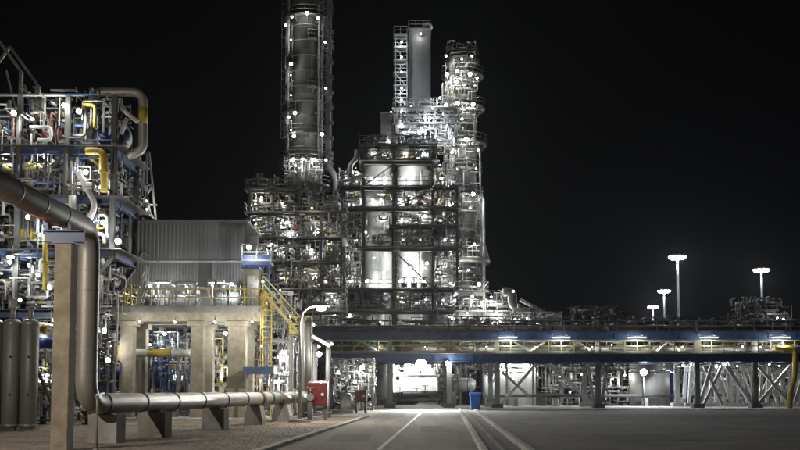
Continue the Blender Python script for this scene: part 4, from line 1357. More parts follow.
fine(um2, (X(690, 103, 390), 100.5, 0.1), (X(805, 107, 390), 108, 6.2), 600, ('galv', 'grey_steel', 'pale_steel', 'dark_steel'), 115, (0.02, 0.06), 0.5)
for px, py, pw in ((700, 385, 120), (728, 380, 120), (752, 388, 100), (780, 384, 120)):
    bulk(um2, P(px, py, 101.0), pw)
t = thing('floodlight_post', 'bright floodlight post lighting the yard behind the rack legs', 'floodlight', (X(645, 96.5, 390), 96.6, 0.12))
MB().tube([(X(645, 96.5, 390), 96.9, 0.12), (X(645, 96.5, 390), 96.9, Z(370, 96.5))], 0.06, 8).build('post', 'galv', t)
flood(t, P(643.5, 372, 96.3), 1500, aim=(-0.1, -1, -0.2), col='lamp_cool', scale=1.3)
MB().lathe([(2.0, 0.12), (2.0, 4.6), (1.6, 5.0), (0.3, 5.3)], (X(648, 101, 390), 100.5, 0), seg=24).build('white_tank', 'cladding')
tag(bpy.data.objects['white_tank'], 'squat pale tank behind the bright floodlight post', 'tank')
t = thing('blue_container', 'blue painted container cabin behind the rack beside white trestles', 'container', (X(672, 101, 390), 101, 0.0))
MB().box((X(666, 100, 390), 100.3, 0.9), (X(679, 100, 390), 103, 3.9)).build('body', 'bright_blue', t)
for i in range(5):
    x = X(667 + i * 2.6, 100, 390)
    MB().box((x, 100.22, 1.0), (x + 0.12, 100.298, 3.8)).build('rib', 'bright_blue', t)
MB().box((X(665, 100, 390), 100.2, 3.92), (X(680, 100, 390), 103.1, 4.05)).build('roof', 'white', t)
MB().box((X(664, 100, 390), 100.0, 0.3), (X(681, 100, 390), 103.2, 0.89)).build('base', 'primer', t)

# buildings behind the rack
t = thing('pump_house', 'brightly lit white pump house wall behind the rack beyond the road', 'building', (X(415, 108, 395), 110, 0))
x0, x1 = X(392, 107, 385), X(440, 107, 385)
z1 = Z(356, 107)
pw_ = (x1 - x0) / 5
me = corrugated(pw_ - 0.02, z1 - 0.4, 4, 0.05, 'white')
for i in range(5):
    put(me, 'wall_panel', t, (x0 + i * pw_, 107, 0.4))
MB().box((x0 - 0.1, 107.05, 0), (x1 + 0.1, 112, 0.4)).build('plinth', 'grey_concrete', t)
MB().box((x0 - 0.2, 106.7, z1), (x1 + 0.2, 112, z1 + 0.25)).build('roof', 'grey_steel', t)
MB().box((x0 + 0.02, 107.1, 0.4), (x1 - 0.02, 111.9, z1)).build('core', 'pale_cladding', t)
MB().ibeam((x0, 106.75, Z(374, 107)), (x1, 106.75, Z(374, 107)), 0.2, 0.25).build('canopy_beam', 'grey_steel', t)
for px, py, pw in ((402, 366, 350), (415, 363, 450), (432, 366, 350), (398, 378, 120)):
    flood(t, P(px, py, 105.4), pw, aim=(0.0, 1, -0.5), scale=0.9)
fr = thing('pump_row', 'dark row of pumps and pipes in front of the white pump house', 'pump row', (X(415, 103, 400), 103, 0.0))
clutter(fr, (X(384, 102, 400), 101, 0.2), (X(450, 104, 400), 105, 1.5), 34, ['grey_steel', 'galv', 'dark_steel', 'pale_steel', 'galv'], 0.06, 0.18, random.Random(61), 0.4, 0.6)
clutter(fr, (X(438, 102, 400), 101, 0.2), (X(456, 104, 400), 105, 4.4), 22, ['grey_steel', 'galv', 'white', 'pale_steel', 'galv'], 0.08, 0.22, random.Random(62), 0.5, 0.4)
t = thing('panel_building', 'pale panelled building behind the braced rack legs', 'building', (X(518, 106, 395), 108, 0))
x0, x1 = X(500, 105, 385), X(536, 105, 385)
z1 = Z(352, 105)
for i in range(4):
    for j in range(3):
        w_ = (x1 - x0) / 4
        h_ = z1 / 3
        MB().box((x0 + i * w_ + 0.015, 105, j * h_ + 0.015), (x0 + (i + 1) * w_ - 0.015, 105.1, (j + 1) * h_ - 0.015)).build('wall_panel', 'pale_cladding', t)
MB().box((x0, 105.1, 0), (x1, 110, z1)).build('core', 'grey_steel', t)
MB().box((x0 - .15, 104.8, z1), (x1 + .15, 110.2, z1 + 0.2)).build('roof', 'grey_steel', t)
flood(t, P(505, 362, 104.2), 300, aim=(0.3, 0.3, -1), scale=0.8)
flood(t, P(528, 362, 104.2), 260, aim=(0.3, 0.3, -1), scale=0.8)
t = v_vessel('tall pale upright vessel behind the rack beside the blue bin', (X(490, 100, 390), 100, 0), 0.75, 4.8, 'white')
flood(t, P(490, 373, 98.4), 260, col='lamp_cool', scale=0.9)
v_vessel('thin grey upright vessel behind the left leg by the road', (X(381, 99, 390), 99, 0), 0.6, 4.9, 'pale_cladding')
h_drum('grey horizontal drum under the rack right of the road', (X(463, 100, 390), 100, 2.2), 0.7, 2.6, 'x', 'cladding', 0.0)

# ================================================================== tall dark tower (left of centre)
d = 116.0
tc = (X(306, d, 80), d)
zA = Z(163, d)
T1 = tower('tallest dark clad tower rising out of the top of the picture', tc, [(0, zA - 3.2, 1.45), (zA, 52.0, 1.9)], m='dark_cladding')
MB().lathe([(1.45, zA - 3.2), (1.9, zA)], (tc[0], tc[1], 0), seg=28).build('cone', 'cladding', T1)
MB().lathe([(1.9, 52.0), (1.7, 52.6), (1.1, 53.1), (0.1, 53.3)], (tc[0], tc[1], 0), seg=28).build('head', 'dull_cladding', T1)
for py, r1, a0, a1 in ((22, 2.85, 0, 2 * PI), (68, 2.7, R(150), R(240)), (116, 2.8, R(150), R(250)), (165, 3.3, 0, 2 * PI), (-10, 2.8, R(150), R(330)), (45, 2.5, R(280), R(390)), (92, 2.5, R(280), R(390)), (138, 2.6, R(160), R(380)), (188, 3.1, 0, 2 * PI), (214, 2.4, R(180), R(360))):
    z = Z(py, d)
    platform(T1, tc, z, 1.92 if z > zA else 1.5, r1, a0, a1)
# vapour line and ladders on the flanks
xr_ = X(329, d, 80)
MB().tube([(tc[0] + 1.0, d - 0.6, 52.5), (xr_, d - 0.6, 52.5), (xr_, d - 0.6, Z(168, d)), (xr_ + 0.9, d - 0.6, Z(178, d)), (xr_ + 0.9, d - 0.6, 8)], 0.36, 14, 0.9).build('vapour_line', 'dull_cladding', T1)
MB().tube([(X(323, d, 80), d - 1.4, 51), (X(323, d, 80), d - 1.4, Z(165, d))], 0.14, 10).build('pipe', 'cladding', T1)
MB().tube([(X(320, d, 80), d - 1.9, 51), (X(320, d, 80), d - 1.9, Z(165, d))], 0.09, 8).build('pipe', 'galv', T1)
MB().tube([(X(290, d, 80), d - 1.6, 51), (X(290, d, 80), d - 1.6, Z(160, d))], 0.11, 8).build('pipe', 'pale_cladding', T1)
for i in range(9):
    z = Z(30 + i * 15, d)
    MB().bar((tc[0] + 1.7, d - 0.6, z), (xr_, d - 0.6, z), 0.1, 0.1).build('pipe_guide', 'grey_steel', T1)
    MB().ring((tc[0], tc[1], 0), 1.9, 2.02, z - 0.06, z + 0.06, seg=28).build('stiffening_ring', 'grey_steel', T1)
    MB().cbox((xr_ + 0.45, d - 0.9, z - 0.6), (0.35, 0.35, 0.4)).build('junction_box', 'grey_steel', T1)
ladder(T1, (X(288.5, d, 90), d - 1.0, 0), Z(160, d), 50, (-1, -0.5, 0), True, 'grey_steel')
ladder(T1, (X(326, d, 90), d - 1.7, 0), Z(160, d), 50, (0.5, -1, 0), True, 'dark_steel')
for px, py, pw in ((293, 159.5, 160), (303, 158.5, 190), (315, 159.5, 190), (291, 64, 60), (295, 113, 90), (289, 117, 40), (292, 17, 50), (307, 13, 110), (318, 18, 40), (286, 25, 40), (326, 160, 40), (294, 136, 70), (322, 134, 60), (326, 88, 35), (325, 42, 35)):
    flood(T1, P(px, py, d - 2.9), pw, aim=(0.05, -1, -0.7), scale=0.78 if pw > 50 else 0.5)
for py in (40, 75, 95, 130):
    bulk(T1, P(291, py, d - 2.2), 18, aim=(0, -1, -0.5), col='lamp_dim')
for a in range(7):
    an = R(200 + a * 22)
    clutterz = Z(172 + (a % 3) * 4, d)
    MB().tube([(tc[0] + 2.2 * math.cos(an), tc[1] + 2.2 * math.sin(an), Z(164, d)), (tc[0] + 2.2 * math.cos(an), tc[1] + 2.2 * math.sin(an), Z(190, d)), (tc[0] + 1.5 * math.cos(an), tc[1] + 1.5 * math.sin(an), Z(198, d))], 0.14, 8, 0.3).build('pipe', 'pale_cladding', T1)


fine(T1, (tc[0] - 2.2, d - 3.1, Z(205, d)), (tc[0] + 2.2, d - 1.6, Z(160, d)), 160, ('galv', 'grey_steel', 'pale_steel'), 116)
fine(T1, (tc[0] + 1.3, d - 1.9, Z(165, d)), (xr_ + 0.5, d - 0.3, 50), 200, ('dark_steel', 'grey_steel'), 117, vert=0.8)
fine(T1, (tc[0] - 2.2, d - 1.9, Z(165, d)), (tc[0] - 1.4, d - 0.8, 50), 120, ('galv', 'grey_steel'), 118, vert=0.8)
# ================================================================== frames with equipment
ORD = ['lowest', 'second', 'third', 'fourth', 'fifth', 'sixth', 'seventh', 'eighth']
BAY = ['first bay', 'second bay', 'third bay', 'fourth bay', 'fifth bay']
LOOK = {'cladding': 'silver', 'pale_cladding': 'pale', 'white': 'white', 'dull_cladding': 'dull grey', 'galv': 'galvanised', 'red': 'red'}


def furnish(phrase, frame, xs, ys, zs, seed, fill=0.75, pipes=5, pal=None, skip=()):
    g = random.Random(seed)
    pal = pal or ['galv', 'pale_cladding', 'cladding', 'grey_steel', 'white', 'galv', 'dull_cladding']
    for li, (z, a, b2, hgt) in enumerate(zs):
        for i in range(a, b2):
            if (li, i) in skip:
                continue
            cx_, w_ = (xs[i] + xs[i + 1]) / 2, xs[i + 1] - xs[i]
            cy_ = (ys[0] + ys[-1]) / 2 - 0.8
            m = g.choice(['cladding', 'pale_cladding', 'white', 'dull_cladding', 'pale_cladding'])
            if g.random() < fill:
                if g.random() < 0.5:
                    r = min(0.75, w_ * 0.3, hgt * 0.26)
                    h_drum('%s drum, %s deck of the %s, %s from left' % (LOOK[m], ORD[li], phrase, BAY[i]), (cx_, cy_, z + r + 0.4), r, min(w_ * 0.85, 3.6), 'x', m, z)
                else:
                    r = min(0.8, w_ * 0.24)
                    v_vessel('%s vessel, %s deck of the %s, %s from left' % (LOOK[m], ORD[li], phrase, BAY[i]), (cx_ + g.uniform(-.3, .3), cy_, z), r, max(1.3, hgt - 0.8), m)
            clutter(frame, (xs[i] + .15, ys[0] - 0.45, z + 0.25), (xs[i + 1] - .15, ys[-1] - 0.5, z + hgt - 0.5), pipes, pal, 0.06, 0.19, g, 0.5, 0.35)


# frame around the tall tower's foot
d0, d1 = 107.0, 112.5
ax_ = [X(p, d0, 260) for p in (249, 273, 299, 321, 341)]
apy = [312, 290, 262, 238, 213, 190]
az = [Z(p, d0) for p in apy]
alev = [(az[0], 0, 4), (az[1], 0, 4), (az[2], 0, 4), (az[3], 0, 4), (az[4], 0, 4), (az[5], 0, 2)]
FA = steel_frame('many-decked steel frame packed with drums around the tall tower foot', ax_, [d0, d1], alev, m='dark_steel', rail_m='grey_steel', deck_m='black_steel', brace=0.6, seed=31, beam_h=0.26, col_w=0.2)
furnish('tall tower frame', FA, ax_, [d0, d1], [(az[k], a, b2, (az[k + 1] - az[k]) if k < 5 else 2.0) for k, (z, a, b2) in enumerate(alev)], 77, 0.6, 9, skip={(5, 1)})
fine(FA, (ax_[0] - 0.4, d0 - 0.6, 5), (ax_[4] + 0.4, d1 - 0.5, az[4] + 2.4), 1500, ('galv', 'grey_steel', 'pale_steel', 'dark_steel'), 119, (0.025, 0.07))
fine(FA, (ax_[0] - 0.3, d0 - 0.5, az[5]), (ax_[2], d1 - 1, az[5] + 1.8), 90, ('galv', 'grey_steel', 'pale_steel'), 120, (0.025, 0.07))
ga = random.Random(6)
for px, py, pw in ((252, 205, 120), (262, 197, 90), (254, 220, 120), (283, 203, 90), (256, 232, 90), (283, 220, 110), (290, 235, 140), (270, 245, 120), (249, 247, 160), (283, 252, 140), (312, 250, 150), (318, 232, 120), (317, 215, 90), (283, 275, 100), (296, 262, 110), (317, 277, 130), (330, 290, 130), (335, 262, 90), (327, 240, 80), (270, 300, 120), (315, 300, 160), (335, 315, 90), (255, 262, 90), (262, 318, 120), (290, 316, 110)):
    bulk(FA, P(px, py, d0 + 0.4 + ga.random() * 0.5), pw * 1.6, aim=(ga.uniform(-.5, .5), -1, -0.6), col=ga.choice(['lamp_white', 'lamp_white', 'lamp_cool', 'lamp_dim']), scale=0.95)

for px, py, pw in ((262, 200, 60), (290, 225, 70), (330, 230, 60), (265, 252, 70), (305, 272, 70), (335, 300, 60), (280, 290, 60), (312, 208, 60)):  # extra lamps added in front to lighten the frame's steelwork
    bulk(FA, P(px, py, d0 - 1.4), pw, col='lamp_dim', scale=0.7)
# ================================================================== central reactor block
d0, d1 = 114.0, 122.0
bx_ = [X(p, d0, 230) for p in (342, 363, 394, 433, 457)]
bpy_ = [(311, 0, 4), (289, 0, 4), (248, 1, 4), (226, 2, 4), (208, 0, 4), (187, 0, 4), (161, 1, 3), (146, 1, 3)]
blev = [(Z(p, d0), a, b2) for p, a, b2 in bpy_]
FB = steel_frame('brightly lit steel frame enclosing two huge pale reactors at the centre', bx_, [d0, d1], blev, m='dark_steel', rail_m='grey_steel', deck_m='black_steel', brace=0.25, seed=41, beam_h=0.34, col_w=0.28)
for px, r, lab, pt, yy in ((378.5, 1.62, 'narrower pale reactor column in the left bay of the lit central frame', 163, 117.6), (414, 2.1, 'wider pale reactor column in the middle bay of the lit central frame', 160, 118.2)):
    c = (X(px, yy, 230), yy)
    zt2 = Z(pt, yy)
    t = tower(lab, c, [(0, zt2, r)], 'reactor', 'pale_cladding')
    MB().lathe([(r, zt2), (r * 0.86, zt2 + r * 0.25), (r * 0.5, zt2 + r * 0.42), (0.1, zt2 + r * 0.5)], (c[0], c[1], 0), seg=28).build('head', 'pale_cladding', t)
    for k, py in enumerate((300, 270, 236, 200, 176)):
        z = Z(py, yy)
        a = R(235 + 25 * k)
        p = Vector((c[0] + r * 0.95 * math.cos(a), c[1] + r * 0.95 * math.sin(a), z))
        q = p + Vector((math.cos(a), math.sin(a), 0)) * 0.5
        MB().tube([p, q], 0.25, 10).lathe([(0.38, 0), (0.38, 0.1)], q, q - p, 12).build('manway', 'galv', t)
    MB().tube([(c[0] + r * 0.4, c[1] - r - 0.2, 3), (c[0] + r * 0.4, c[1] - r - 0.2, zt2 - 2), (c[0] + r * 0.4, c[1] - r * 0.5, zt2 - 1.2)], 0.15, 10, 0.4).build('pipe', 'pale_cladding', t)
gb_ = random.Random(9)
zb = [z for z, a, b2 in blev]
# side bays and front pipework
furnish('lit central frame', FB, bx_, [d0, d1], [(zb[0], 3, 4, zb[1] - zb[0]), (zb[1], 3, 4, zb[2] - zb[1]), (zb[2], 3, 4, 2.3), (zb[4], 3, 4, 2.2), (zb[5], 3, 4, 2.4)], 91, 0.9, 6)
furnish('dim annex frame', FB, bx_, [d0, d1], [(0.5, 0, 1, zb[0] - 0.5), (zb[0], 0, 1, zb[1] - zb[0]), (zb[1], 0, 1, 4.5), (zb[4], 0, 1, 2.2), (zb[5], 0, 1, 2.2)], 92, 0.9, 6)
for k, (a, b2) in enumerate(((zb[0], zb[1]), (zb[2], zb[3]), (zb[3], zb[4]), (zb[4], zb[5]), (zb[6], zb[7]))):
    clutter(FB, (bx_[2] + .2, d0 - 0.3, a + 0.3), (bx_[3] - .2, d0 + 1.4, b2 - 0.6), 9, ['galv', 'white', 'pale_cladding', 'grey_steel', 'galv'], 0.05, 0.14, gb_, 0.45, 0.4)
    clutter(FB, (bx_[1] + .2, d0 - 0.3, a + 0.3), (bx_[2] - .2, d0 + 1.4, b2 - 0.6), 4, ['galv', 'white', 'pale_cladding', 'grey_steel'], 0.05, 0.14, gb_, 0.45, 0.4)
clutter(FB, (bx_[1] + .2, d0 - 0.4, zb[6] + 0.3), (bx_[3] - .2, d1 - 1, zb[7] - 0.4), 26, ['galv', 'white', 'primer', 'grey_steel', 'rail_yellow', 'pale_cladding'], 0.07, 0.2, gb_, 0.4, 0.5)
clutter(FB, (bx_[3] + .2, d0 - 0.3, zb[3] + 0.3), (bx_[4] - .2, d1 - 1, zb[5] + 2.5), 16, ['galv', 'white', 'grey_steel', 'pale_cladding'], 0.07, 0.25, gb_, 0.5, 0.3)
MB().tube([P(350, 178, 114), P(350, 165, 114), P(357, 158, 114), P(357, 150, 114)], 0.3, 12, 0.6).build('pipe', 'cladding', FB)
MB().tube([P(340, 182, 114), P(360, 176, 114), P(366, 176, 114)], 0.26, 12, 0.6).build('pipe', 'pale_cladding', FB)
for px, py in ((404, 285), (414, 285), (424, 285), (408, 205), (420, 205)):
    valve(FB, P(px, py, d0 - 0.7), 0.22, 'x', 'dark_steel')
ladder(FB, (X(397, d0, 260), d0 - 0.75, 0), zb[1], zb[2] + 1, (0, -1, 0), True, 'galv')
ladder(FB, (X(436, d0, 260), d0 - 0.75, 0), zb[4], zb[6], (0, -1, 0), True, 'galv')
for k, (pa, pb, lo, hi) in enumerate(((404, 428, 0, 1), (428, 404, 3, 4))):
    pass
fine(FB, (bx_[0] - 0.4, d0 - 0.6, 5), (bx_[1] - 0.1, d1 - 2, zb[5] + 2.4), 800, ('galv', 'grey_steel', 'pale_steel', 'dark_steel'), 121, (0.025, 0.07))
fine(FB, (bx_[3] + 0.1, d0 - 0.6, 5), (bx_[4] + 0.4, d1 - 2, zb[5] + 2.8), 800, ('galv', 'grey_steel', 'pale_steel', 'dark_steel'), 122, (0.025, 0.07))
for k, (a, b2) in enumerate(((zb[0], zb[1]), (zb[3] - 0.2, zb[5]), (zb[6], zb[7] + 1.6), (zb[2], zb[3]))):
    fine(FB, (bx_[1 if k == 2 else 2], d0 - 0.6, a + 0.1), (bx_[3], d0 + 1.2, b2 - 0.3), 240 if k == 2 else 110, ('galv', 'grey_steel', 'black_steel', 'pale_steel'), 123 + k, (0.02, 0.055))
LB = 1.15
for px, py, pw in ((372, 178, 420), (373, 200, 420), (386, 180, 150), (403, 178, 420), (412, 198, 330), (401, 202, 260), (430, 198, 220), (425, 216, 300), (402, 219, 240), (427, 263, 520), (410, 268, 330), (400, 281, 300), (424, 281, 300), (384, 283, 330), (367, 281, 300), (384, 272, 60), (402, 298, 260), (422, 299, 220), (380, 322, 190), (410, 322, 200), (366, 232, 60), (384, 218, 90), (402, 236, 120), (420, 240, 110), (374, 258, 50)):
    flood(FB, P(px, py, d0 + 0.75), pw * LB, aim=(gb_.uniform(-.2, .2), -1, -0.8), scale=0.4 if pw < 300 else 0.62)
for px, py, pw in ((346, 178, 120), (352, 188, 90), (349, 205, 80), (357, 172, 120), (350, 280, 130), (345, 255, 90), (356, 240, 70), (350, 315, 110), (440, 178, 140), (448, 186, 120), (450, 205, 110), (442, 220, 90), (445, 240, 80), (451, 250, 90), (450, 283, 160), (455, 300, 160), (443, 300, 100), (452, 318, 120), (440, 165, 120), (372, 153, 110), (385, 155, 110), (404, 154, 120), (425, 154, 140)):
    bulk(FB, P(px, py, d0 + 0.5), pw * 1.1, aim=(gb_.uniform(-.5, .5), -1, -0.5), col=gb_.choice(['lamp_white', 'lamp_white', 'lamp_cool']), scale=0.9)

# upper works on the central block: mid frame, box, shaft and lattice
d = 117.0
ux = [X(p, d, 125) for p in (397, 425, 455)]
uz = [zb[7], Z(128, d), Z(112, d)]
FU = steel_frame('small upper frame with pipes under the tall pale shaft', ux, [d - 1.5, d + 3.0], [(uz[1], 0, 2), (uz[2], 0, 2)], z0=uz[0], m='grey_steel', rail_m='galv', brace=0.6, seed=55, col_w=0.25)
clutter(FU, (ux[0], d - 1.8, uz[0] + 0.3), (ux[2], d + 2, uz[2] - 0.3), 34, ['white', 'galv', 'pale_cladding', 'primer', 'galv', 'white'], 0.06, 0.2, random.Random(71), 0.5, 0.4)
fine(FU, (ux[0] - 0.4, d - 2.0, uz[0]), (ux[2] + 0.3, d + 2, uz[2] + 1.0), 500, ('galv', 'grey_steel', 'pale_steel', 'white'), 131, (0.025, 0.06))
for px, py, pw in ((430, 118, 260), (421, 128, 160), (404, 133, 90), (447, 126, 120), (436, 136, 120), (440, 98, 110), (433, 108, 60)):
    bulk(FU, P(px, py, d - 2.4), pw * 1.3, aim=(0, -1, -0.3), scale=1.3, col='lamp_cool')
x0, x1 = X(408.5, d, 70), X(430.5, d, 70)
za, zz2 = uz[2], Z(31, d)
t = thing('elevator_shaft', 'tall plain pale shaft standing above the central frame', 'shaft', ((x0 + x1) / 2, d + 1, za))
n = 5
for i in range(n):
    h = (zz2 - za) / n
    MB().box((x0, d - 0.4, za + i * h + 0.01), (x1, d + 2.4, za + (i + 1) * h - 0.01)).build('wall_panel', 'siding', t)
MB().box((x0 - .1, d - 0.5, zz2), (x1 + .1, d + 2.5, zz2 + 0.15)).build('cap', 'grey_steel', t)
MB().rail([(x0, d - .4, zz2 + .15), (x1, d - .4, zz2 + .15), (x1, d + 2.3, zz2 + .15)], 1.0, 0.8).build('handrail', 'galv', t)
MB().tube([(x1 - 0.8, d, zz2), (x1 - 0.8, d, zz2 + 0.8), (x1 - 0.1, d, zz2 + 1.0), (x1 + 0.1, d, zz2 + 0.3)], 0.2, 10, 0.4).build('vent_pipe', 'white', t)
bulk(t, P(421, 34, d - 0.9), 60, scale=1.0)
bulk(t, P(411, 106, d - 0.9), 35, scale=1.3)
lx0, lx1 = X(395.5, d, 90), X(407, d, 90)
t = thing('lattice_stair_tower', 'narrow lamp-lit lattice stair tower on the left side of the shaft', 'stair tower', ((lx0 + lx1) / 2, d, zb[7]))
ztp = Z(38, d)
for x in (lx0, lx1):
    for y in (d - 1.0, d + 0.6):
        MB().bar((x, y, zb[7]), (x, y, ztp), 0.12, 0.12).build('leg', 'galv', t)
k = 9
for i in range(k):
    z = zb[7] + (ztp - zb[7]) * (i + 1) / k
    z_ = zb[7] + (ztp - zb[7]) * i / k
    dk = MB().box((lx0 - .25, d - 1.25, z - 0.05), (lx1, d + 0.7, z)).build('landing', 'grey_steel', t)
    MB().rail([(lx0 - .2, d + .6, z), (lx0 - .2, d - 1.2, z), (lx1, d - 1.2, z)], 1.0, 0.9).build('handrail', 'galv', dk)
    p, q = (lx0, d - 0.9, z_), (lx1, d - 0.9, z - 0.1)
    if i % 2:
        p, q = (lx1, d - 0.9, z_), (lx0, d - 0.9, z - 0.1)
    MB().bar(p, q, 0.16, 0.1).build('flight', 'grey_steel', t)
for py, pw in ((42, 120), (57, 50), (72, 110), (88, 110), (100, 60), (111, 70), (124, 60)):
    bulk(t, P(401.5, py, d - 1.6), pw, aim=(0, -1, -0.2), scale=1.3, col='lamp_cool')
x0, x1 = X(381, d, 130), X(396, d, 130)
t = thing('control_cabin', 'pale plain box cabin on the top deck left of the upper frame', 'cabin', ((x0 + x1) / 2, d, zb[7]))
MB().box((x0, d - 1.2, zb[7]), (x1 - 0.05, d + 1.2, Z(116, d))).build('body', 'siding', t)
MB().box((x0 - .08, d - 1.3, Z(116, d)), (x1 - .02, d + 1.3, Z(116, d) + 0.12)).build('roof', 'grey_steel', t)
MB().box((x0 + 0.5, d - 1.23, zb[7] + 0.05), (x0 + 1.3, d - 1.203, zb[7] + 2.1)).build('door', 'grey_steel', t)
bulk(t, P(391, 112, d - 1.0), 40)
bulk(t, P(388, 141, d - 2.2), 60)

# ================================================================== right tower
d = 120.0
tc = (X(462.5, d, 120), d)
T2 = tower('lit tower with three ring platforms right of the central frame', tc, [(0, Z(142, d), 1.65), (Z(142, d), Z(80, d), 1.65), (Z(80, d), Z(62, d), 1.3)], m='dull_cladding')
zt2 = Z(62, d)
MB().lathe([(1.2, zt2), (0.9, zt2 + 0.4), (0.1, zt2 + 0.6)], (tc[0], tc[1], 0), seg=28).build('head', 'cladding', T2)
for py, r1, a0, a1 in ((78, 2.6, 0, 2 * PI), (62, 2.1, 0, 2 * PI), (110, 2.8, 0, 2 * PI), (146, 3.0, 0, 2 * PI), (128, 2.3, R(150), R(300)), (198, 2.6, R(200), R(400)), (289, 2.8, 0, 2 * PI), (94, 2.2, R(160), R(320)), (232, 2.6, R(150), R(330)), (172, 2.4, R(170), R(380)), (214, 2.4, R(180), R(330)), (250, 2.5, R(200), R(390)), (274, 2.6, R(160), R(360)), (306, 2.8, 0, 2 * PI)):
    z = Z(py, d)
    platform(T2, tc, z, 1.66 if py > 142 else 1.52 if py > 80 else 1.2, r1, a0, a1)
# bustle pipe
b = MB()
zz3 = Z(262, d)
b.tube([(tc[0] + 2.95 * math.cos(R(a)), tc[1] + 2.95 * math.sin(R(a)), zz3) for a in range(120, 421, 10)], 0.33, 12)
b.tube([(tc[0] + 2.9, tc[1] - 0.6, zz3), (tc[0] + 2.4, tc[1] - 1.0, Z(245, d)), (tc[0] + 1.5, tc[1] - 1.0, Z(232, d))], 0.26, 12, 0.8)
b.build('bustle_pipe', 'cladding', T2)
for i, (px, r, a, b2, m) in enumerate(((451, 0.22, 66, 320, 'pale_cladding'), (446, 0.16, 84, 320, 'galv'), (480, 0.14, 150, 320, 'galv'), (454, 0.13, 60, 200, 'white'), (483, 0.2, 200, 318, 'pale_cladding'))):
    x = X(px, d - 1.5, 150)
    MB().tube([(x + (0.9 if px < 464 else -0.6), d - 0.6, Z(a, d)), (x, d - 1.5, Z(a, d)), (x, d - 1.5, Z(b2, d))], r, 10, r * 2.5).build('pipe', m, T2)
ladder(T2, (X(449, d - 1.7, 170), d - 1.2, 0), Z(200, d), Z(146, d) + 1, (-1, -0.7, 0), True, 'galv')
ladder(T2, (X(477, d - 1.7, 170), d - 1.2, 0), Z(289, d), Z(198, d) + 1, (1, -0.7, 0), True, 'galv')
clutter(T2, (tc[0] - 2.6, d - 2.2, Z(144, d)), (tc[0] - 1.2, d, Z(80, d)), 16, ['galv', 'white', 'pale_cladding'], 0.06, 0.15, random.Random(81), 0.6, 0.3)
clutter(T2, (tc[0] - 1.8, d - 1.8, Z(76, d)), (tc[0] + 1.6, d, Z(52, d)), 12, ['galv', 'white', 'pale_cladding', 'primer'], 0.06, 0.16, random.Random(82), 0.6, 0.3)
fine(T2, (tc[0] - 2.5, d - 2.7, Z(150, d)), (tc[0] + 1.7, d - 1.6, Z(70, d)), 110, ('galv', 'grey_steel', 'pale_steel'), 132, (0.02, 0.055))
fine(T2, (tc[0] - 2.4, d - 2.4, 5), (tc[0] - 1.2, d - 1.0, Z(152, d)), 160, ('galv', 'grey_steel', 'pale_steel'), 133, (0.02, 0.055), 0.7)
fine(T2, (tc[0] - 2.0, d - 1.8, Z(60, d)), (tc[0] + 1.8, d, Z(46, d)), 70, ('galv', 'grey_steel', 'pale_steel'), 134, (0.02, 0.055), 0.7, 0.9)
for x_ in (-1.2, 0.2, 1.3):
    MB().bar((tc[0] + x_, d - 0.8, zt2 - 0.2), (tc[0] + x_, d - 0.8, Z(49, d)), 0.1, 0.1).build('davit', 'galv', T2)
MB().bar((tc[0] - 1.3, d - 0.8, Z(52, d)), (tc[0] + 1.4, d - 0.8, Z(52, d)), 0.1, 0.1).build('davit', 'galv', T2)
for px, py, pw in ((447, 74, 150), (457, 71, 190), (470, 74, 190), (457, 82, 130), (446, 105, 190), (457, 103, 230), (473, 104, 230), (450, 140, 250), (466, 139, 250), (473, 194, 280), (479, 284, 110), (462, 59, 80), (472, 56, 60), (446, 56, 60), (477, 78, 60), (462, 119, 60), (446, 124, 60), (452, 152, 90), (478, 150, 60), (452, 204, 60)):
    flood(T2, P(px, py, d - 3.0), pw * 1.1, aim=(0.05, -1, -0.7), scale=0.9 if pw > 100 else 0.5)
for px, py, pw in ((456, 226, 70), (474, 244, 60), (458, 268, 70), (477, 300, 90), (460, 300, 80), (457, 168, 60), (476, 168, 60), (470, 208, 60)):
    bulk(T2, P(px, py, d - 2.8), pw * 1.4, scale=1.1)
fine(T2, (tc[0] - 2.2, d - 2.6, 8), (tc[0] + 2.0, d - 1.7, Z(152, d)), 90, ('galv', 'grey_steel', 'pale_steel'), 137, (0.02, 0.05), 0.6)
bulk(T2, P(455, 240, d - 3), 60)
bulk(T2, P(468, 270, d - 3.4), 60)

# ================================================================== low works stepping down to the right of the towers
d0 = 110.0
cx3 = [X(p, d0, 310) for p in (460, 484, 506)]
FC = steel_frame('low dim steel frame stepping down right of the ringed tower', cx3, [d0, d0 + 5], [(Z(328, d0), 0, 2), (Z(312, d0), 0, 2), (Z(292, d0), 0, 1)], m='grey_steel', brace=0.4, seed=61)
zc = [Z(328, d0), Z(312, d0), Z(292, d0)]
furnish('low right frame', FC, cx3, [d0, d0 + 5], [(0.3, 0, 2, zc[0] - 0.3), (zc[0], 0, 2, zc[1] - zc[0]), (zc[1], 0, 2, 2.2)], 93, 0.9, 8)
fine(FC, (cx3[0], d0 - 0.6, 4), (cx3[2] + 0.5, d0 + 4, zc[1] + 2.4), 700, ('galv', 'grey_steel', 'pale_steel'), 135, (0.025, 0.06))
for px, py, pw in ((491, 297, 140), (496, 312, 160), (481, 303, 90), (467, 313, 100), (488, 327, 100), (500, 322, 90), (472, 296, 70)):
    bulk(FC, P(px, py, d0 - 0.9), pw * 1.4, scale=1.2)
t = thing('transfer_line', 'dim clad transfer pipe sloping down to the rack right of the towers', 'pipe', P(508, 296, 108))
MB().tube([P(503, 292, 108), P(512, 292, 108), P(512, 306, 108), P(545, 320, 108), P(562, 322, 108)], 0.5, 14, 1.2).build('run', 'dull_cladding', t)
MB().tube([P(520, 300, 107), P(548, 314, 107), P(548, 324, 107)], 0.2, 10, 0.5).build('bypass', 'galv', t)
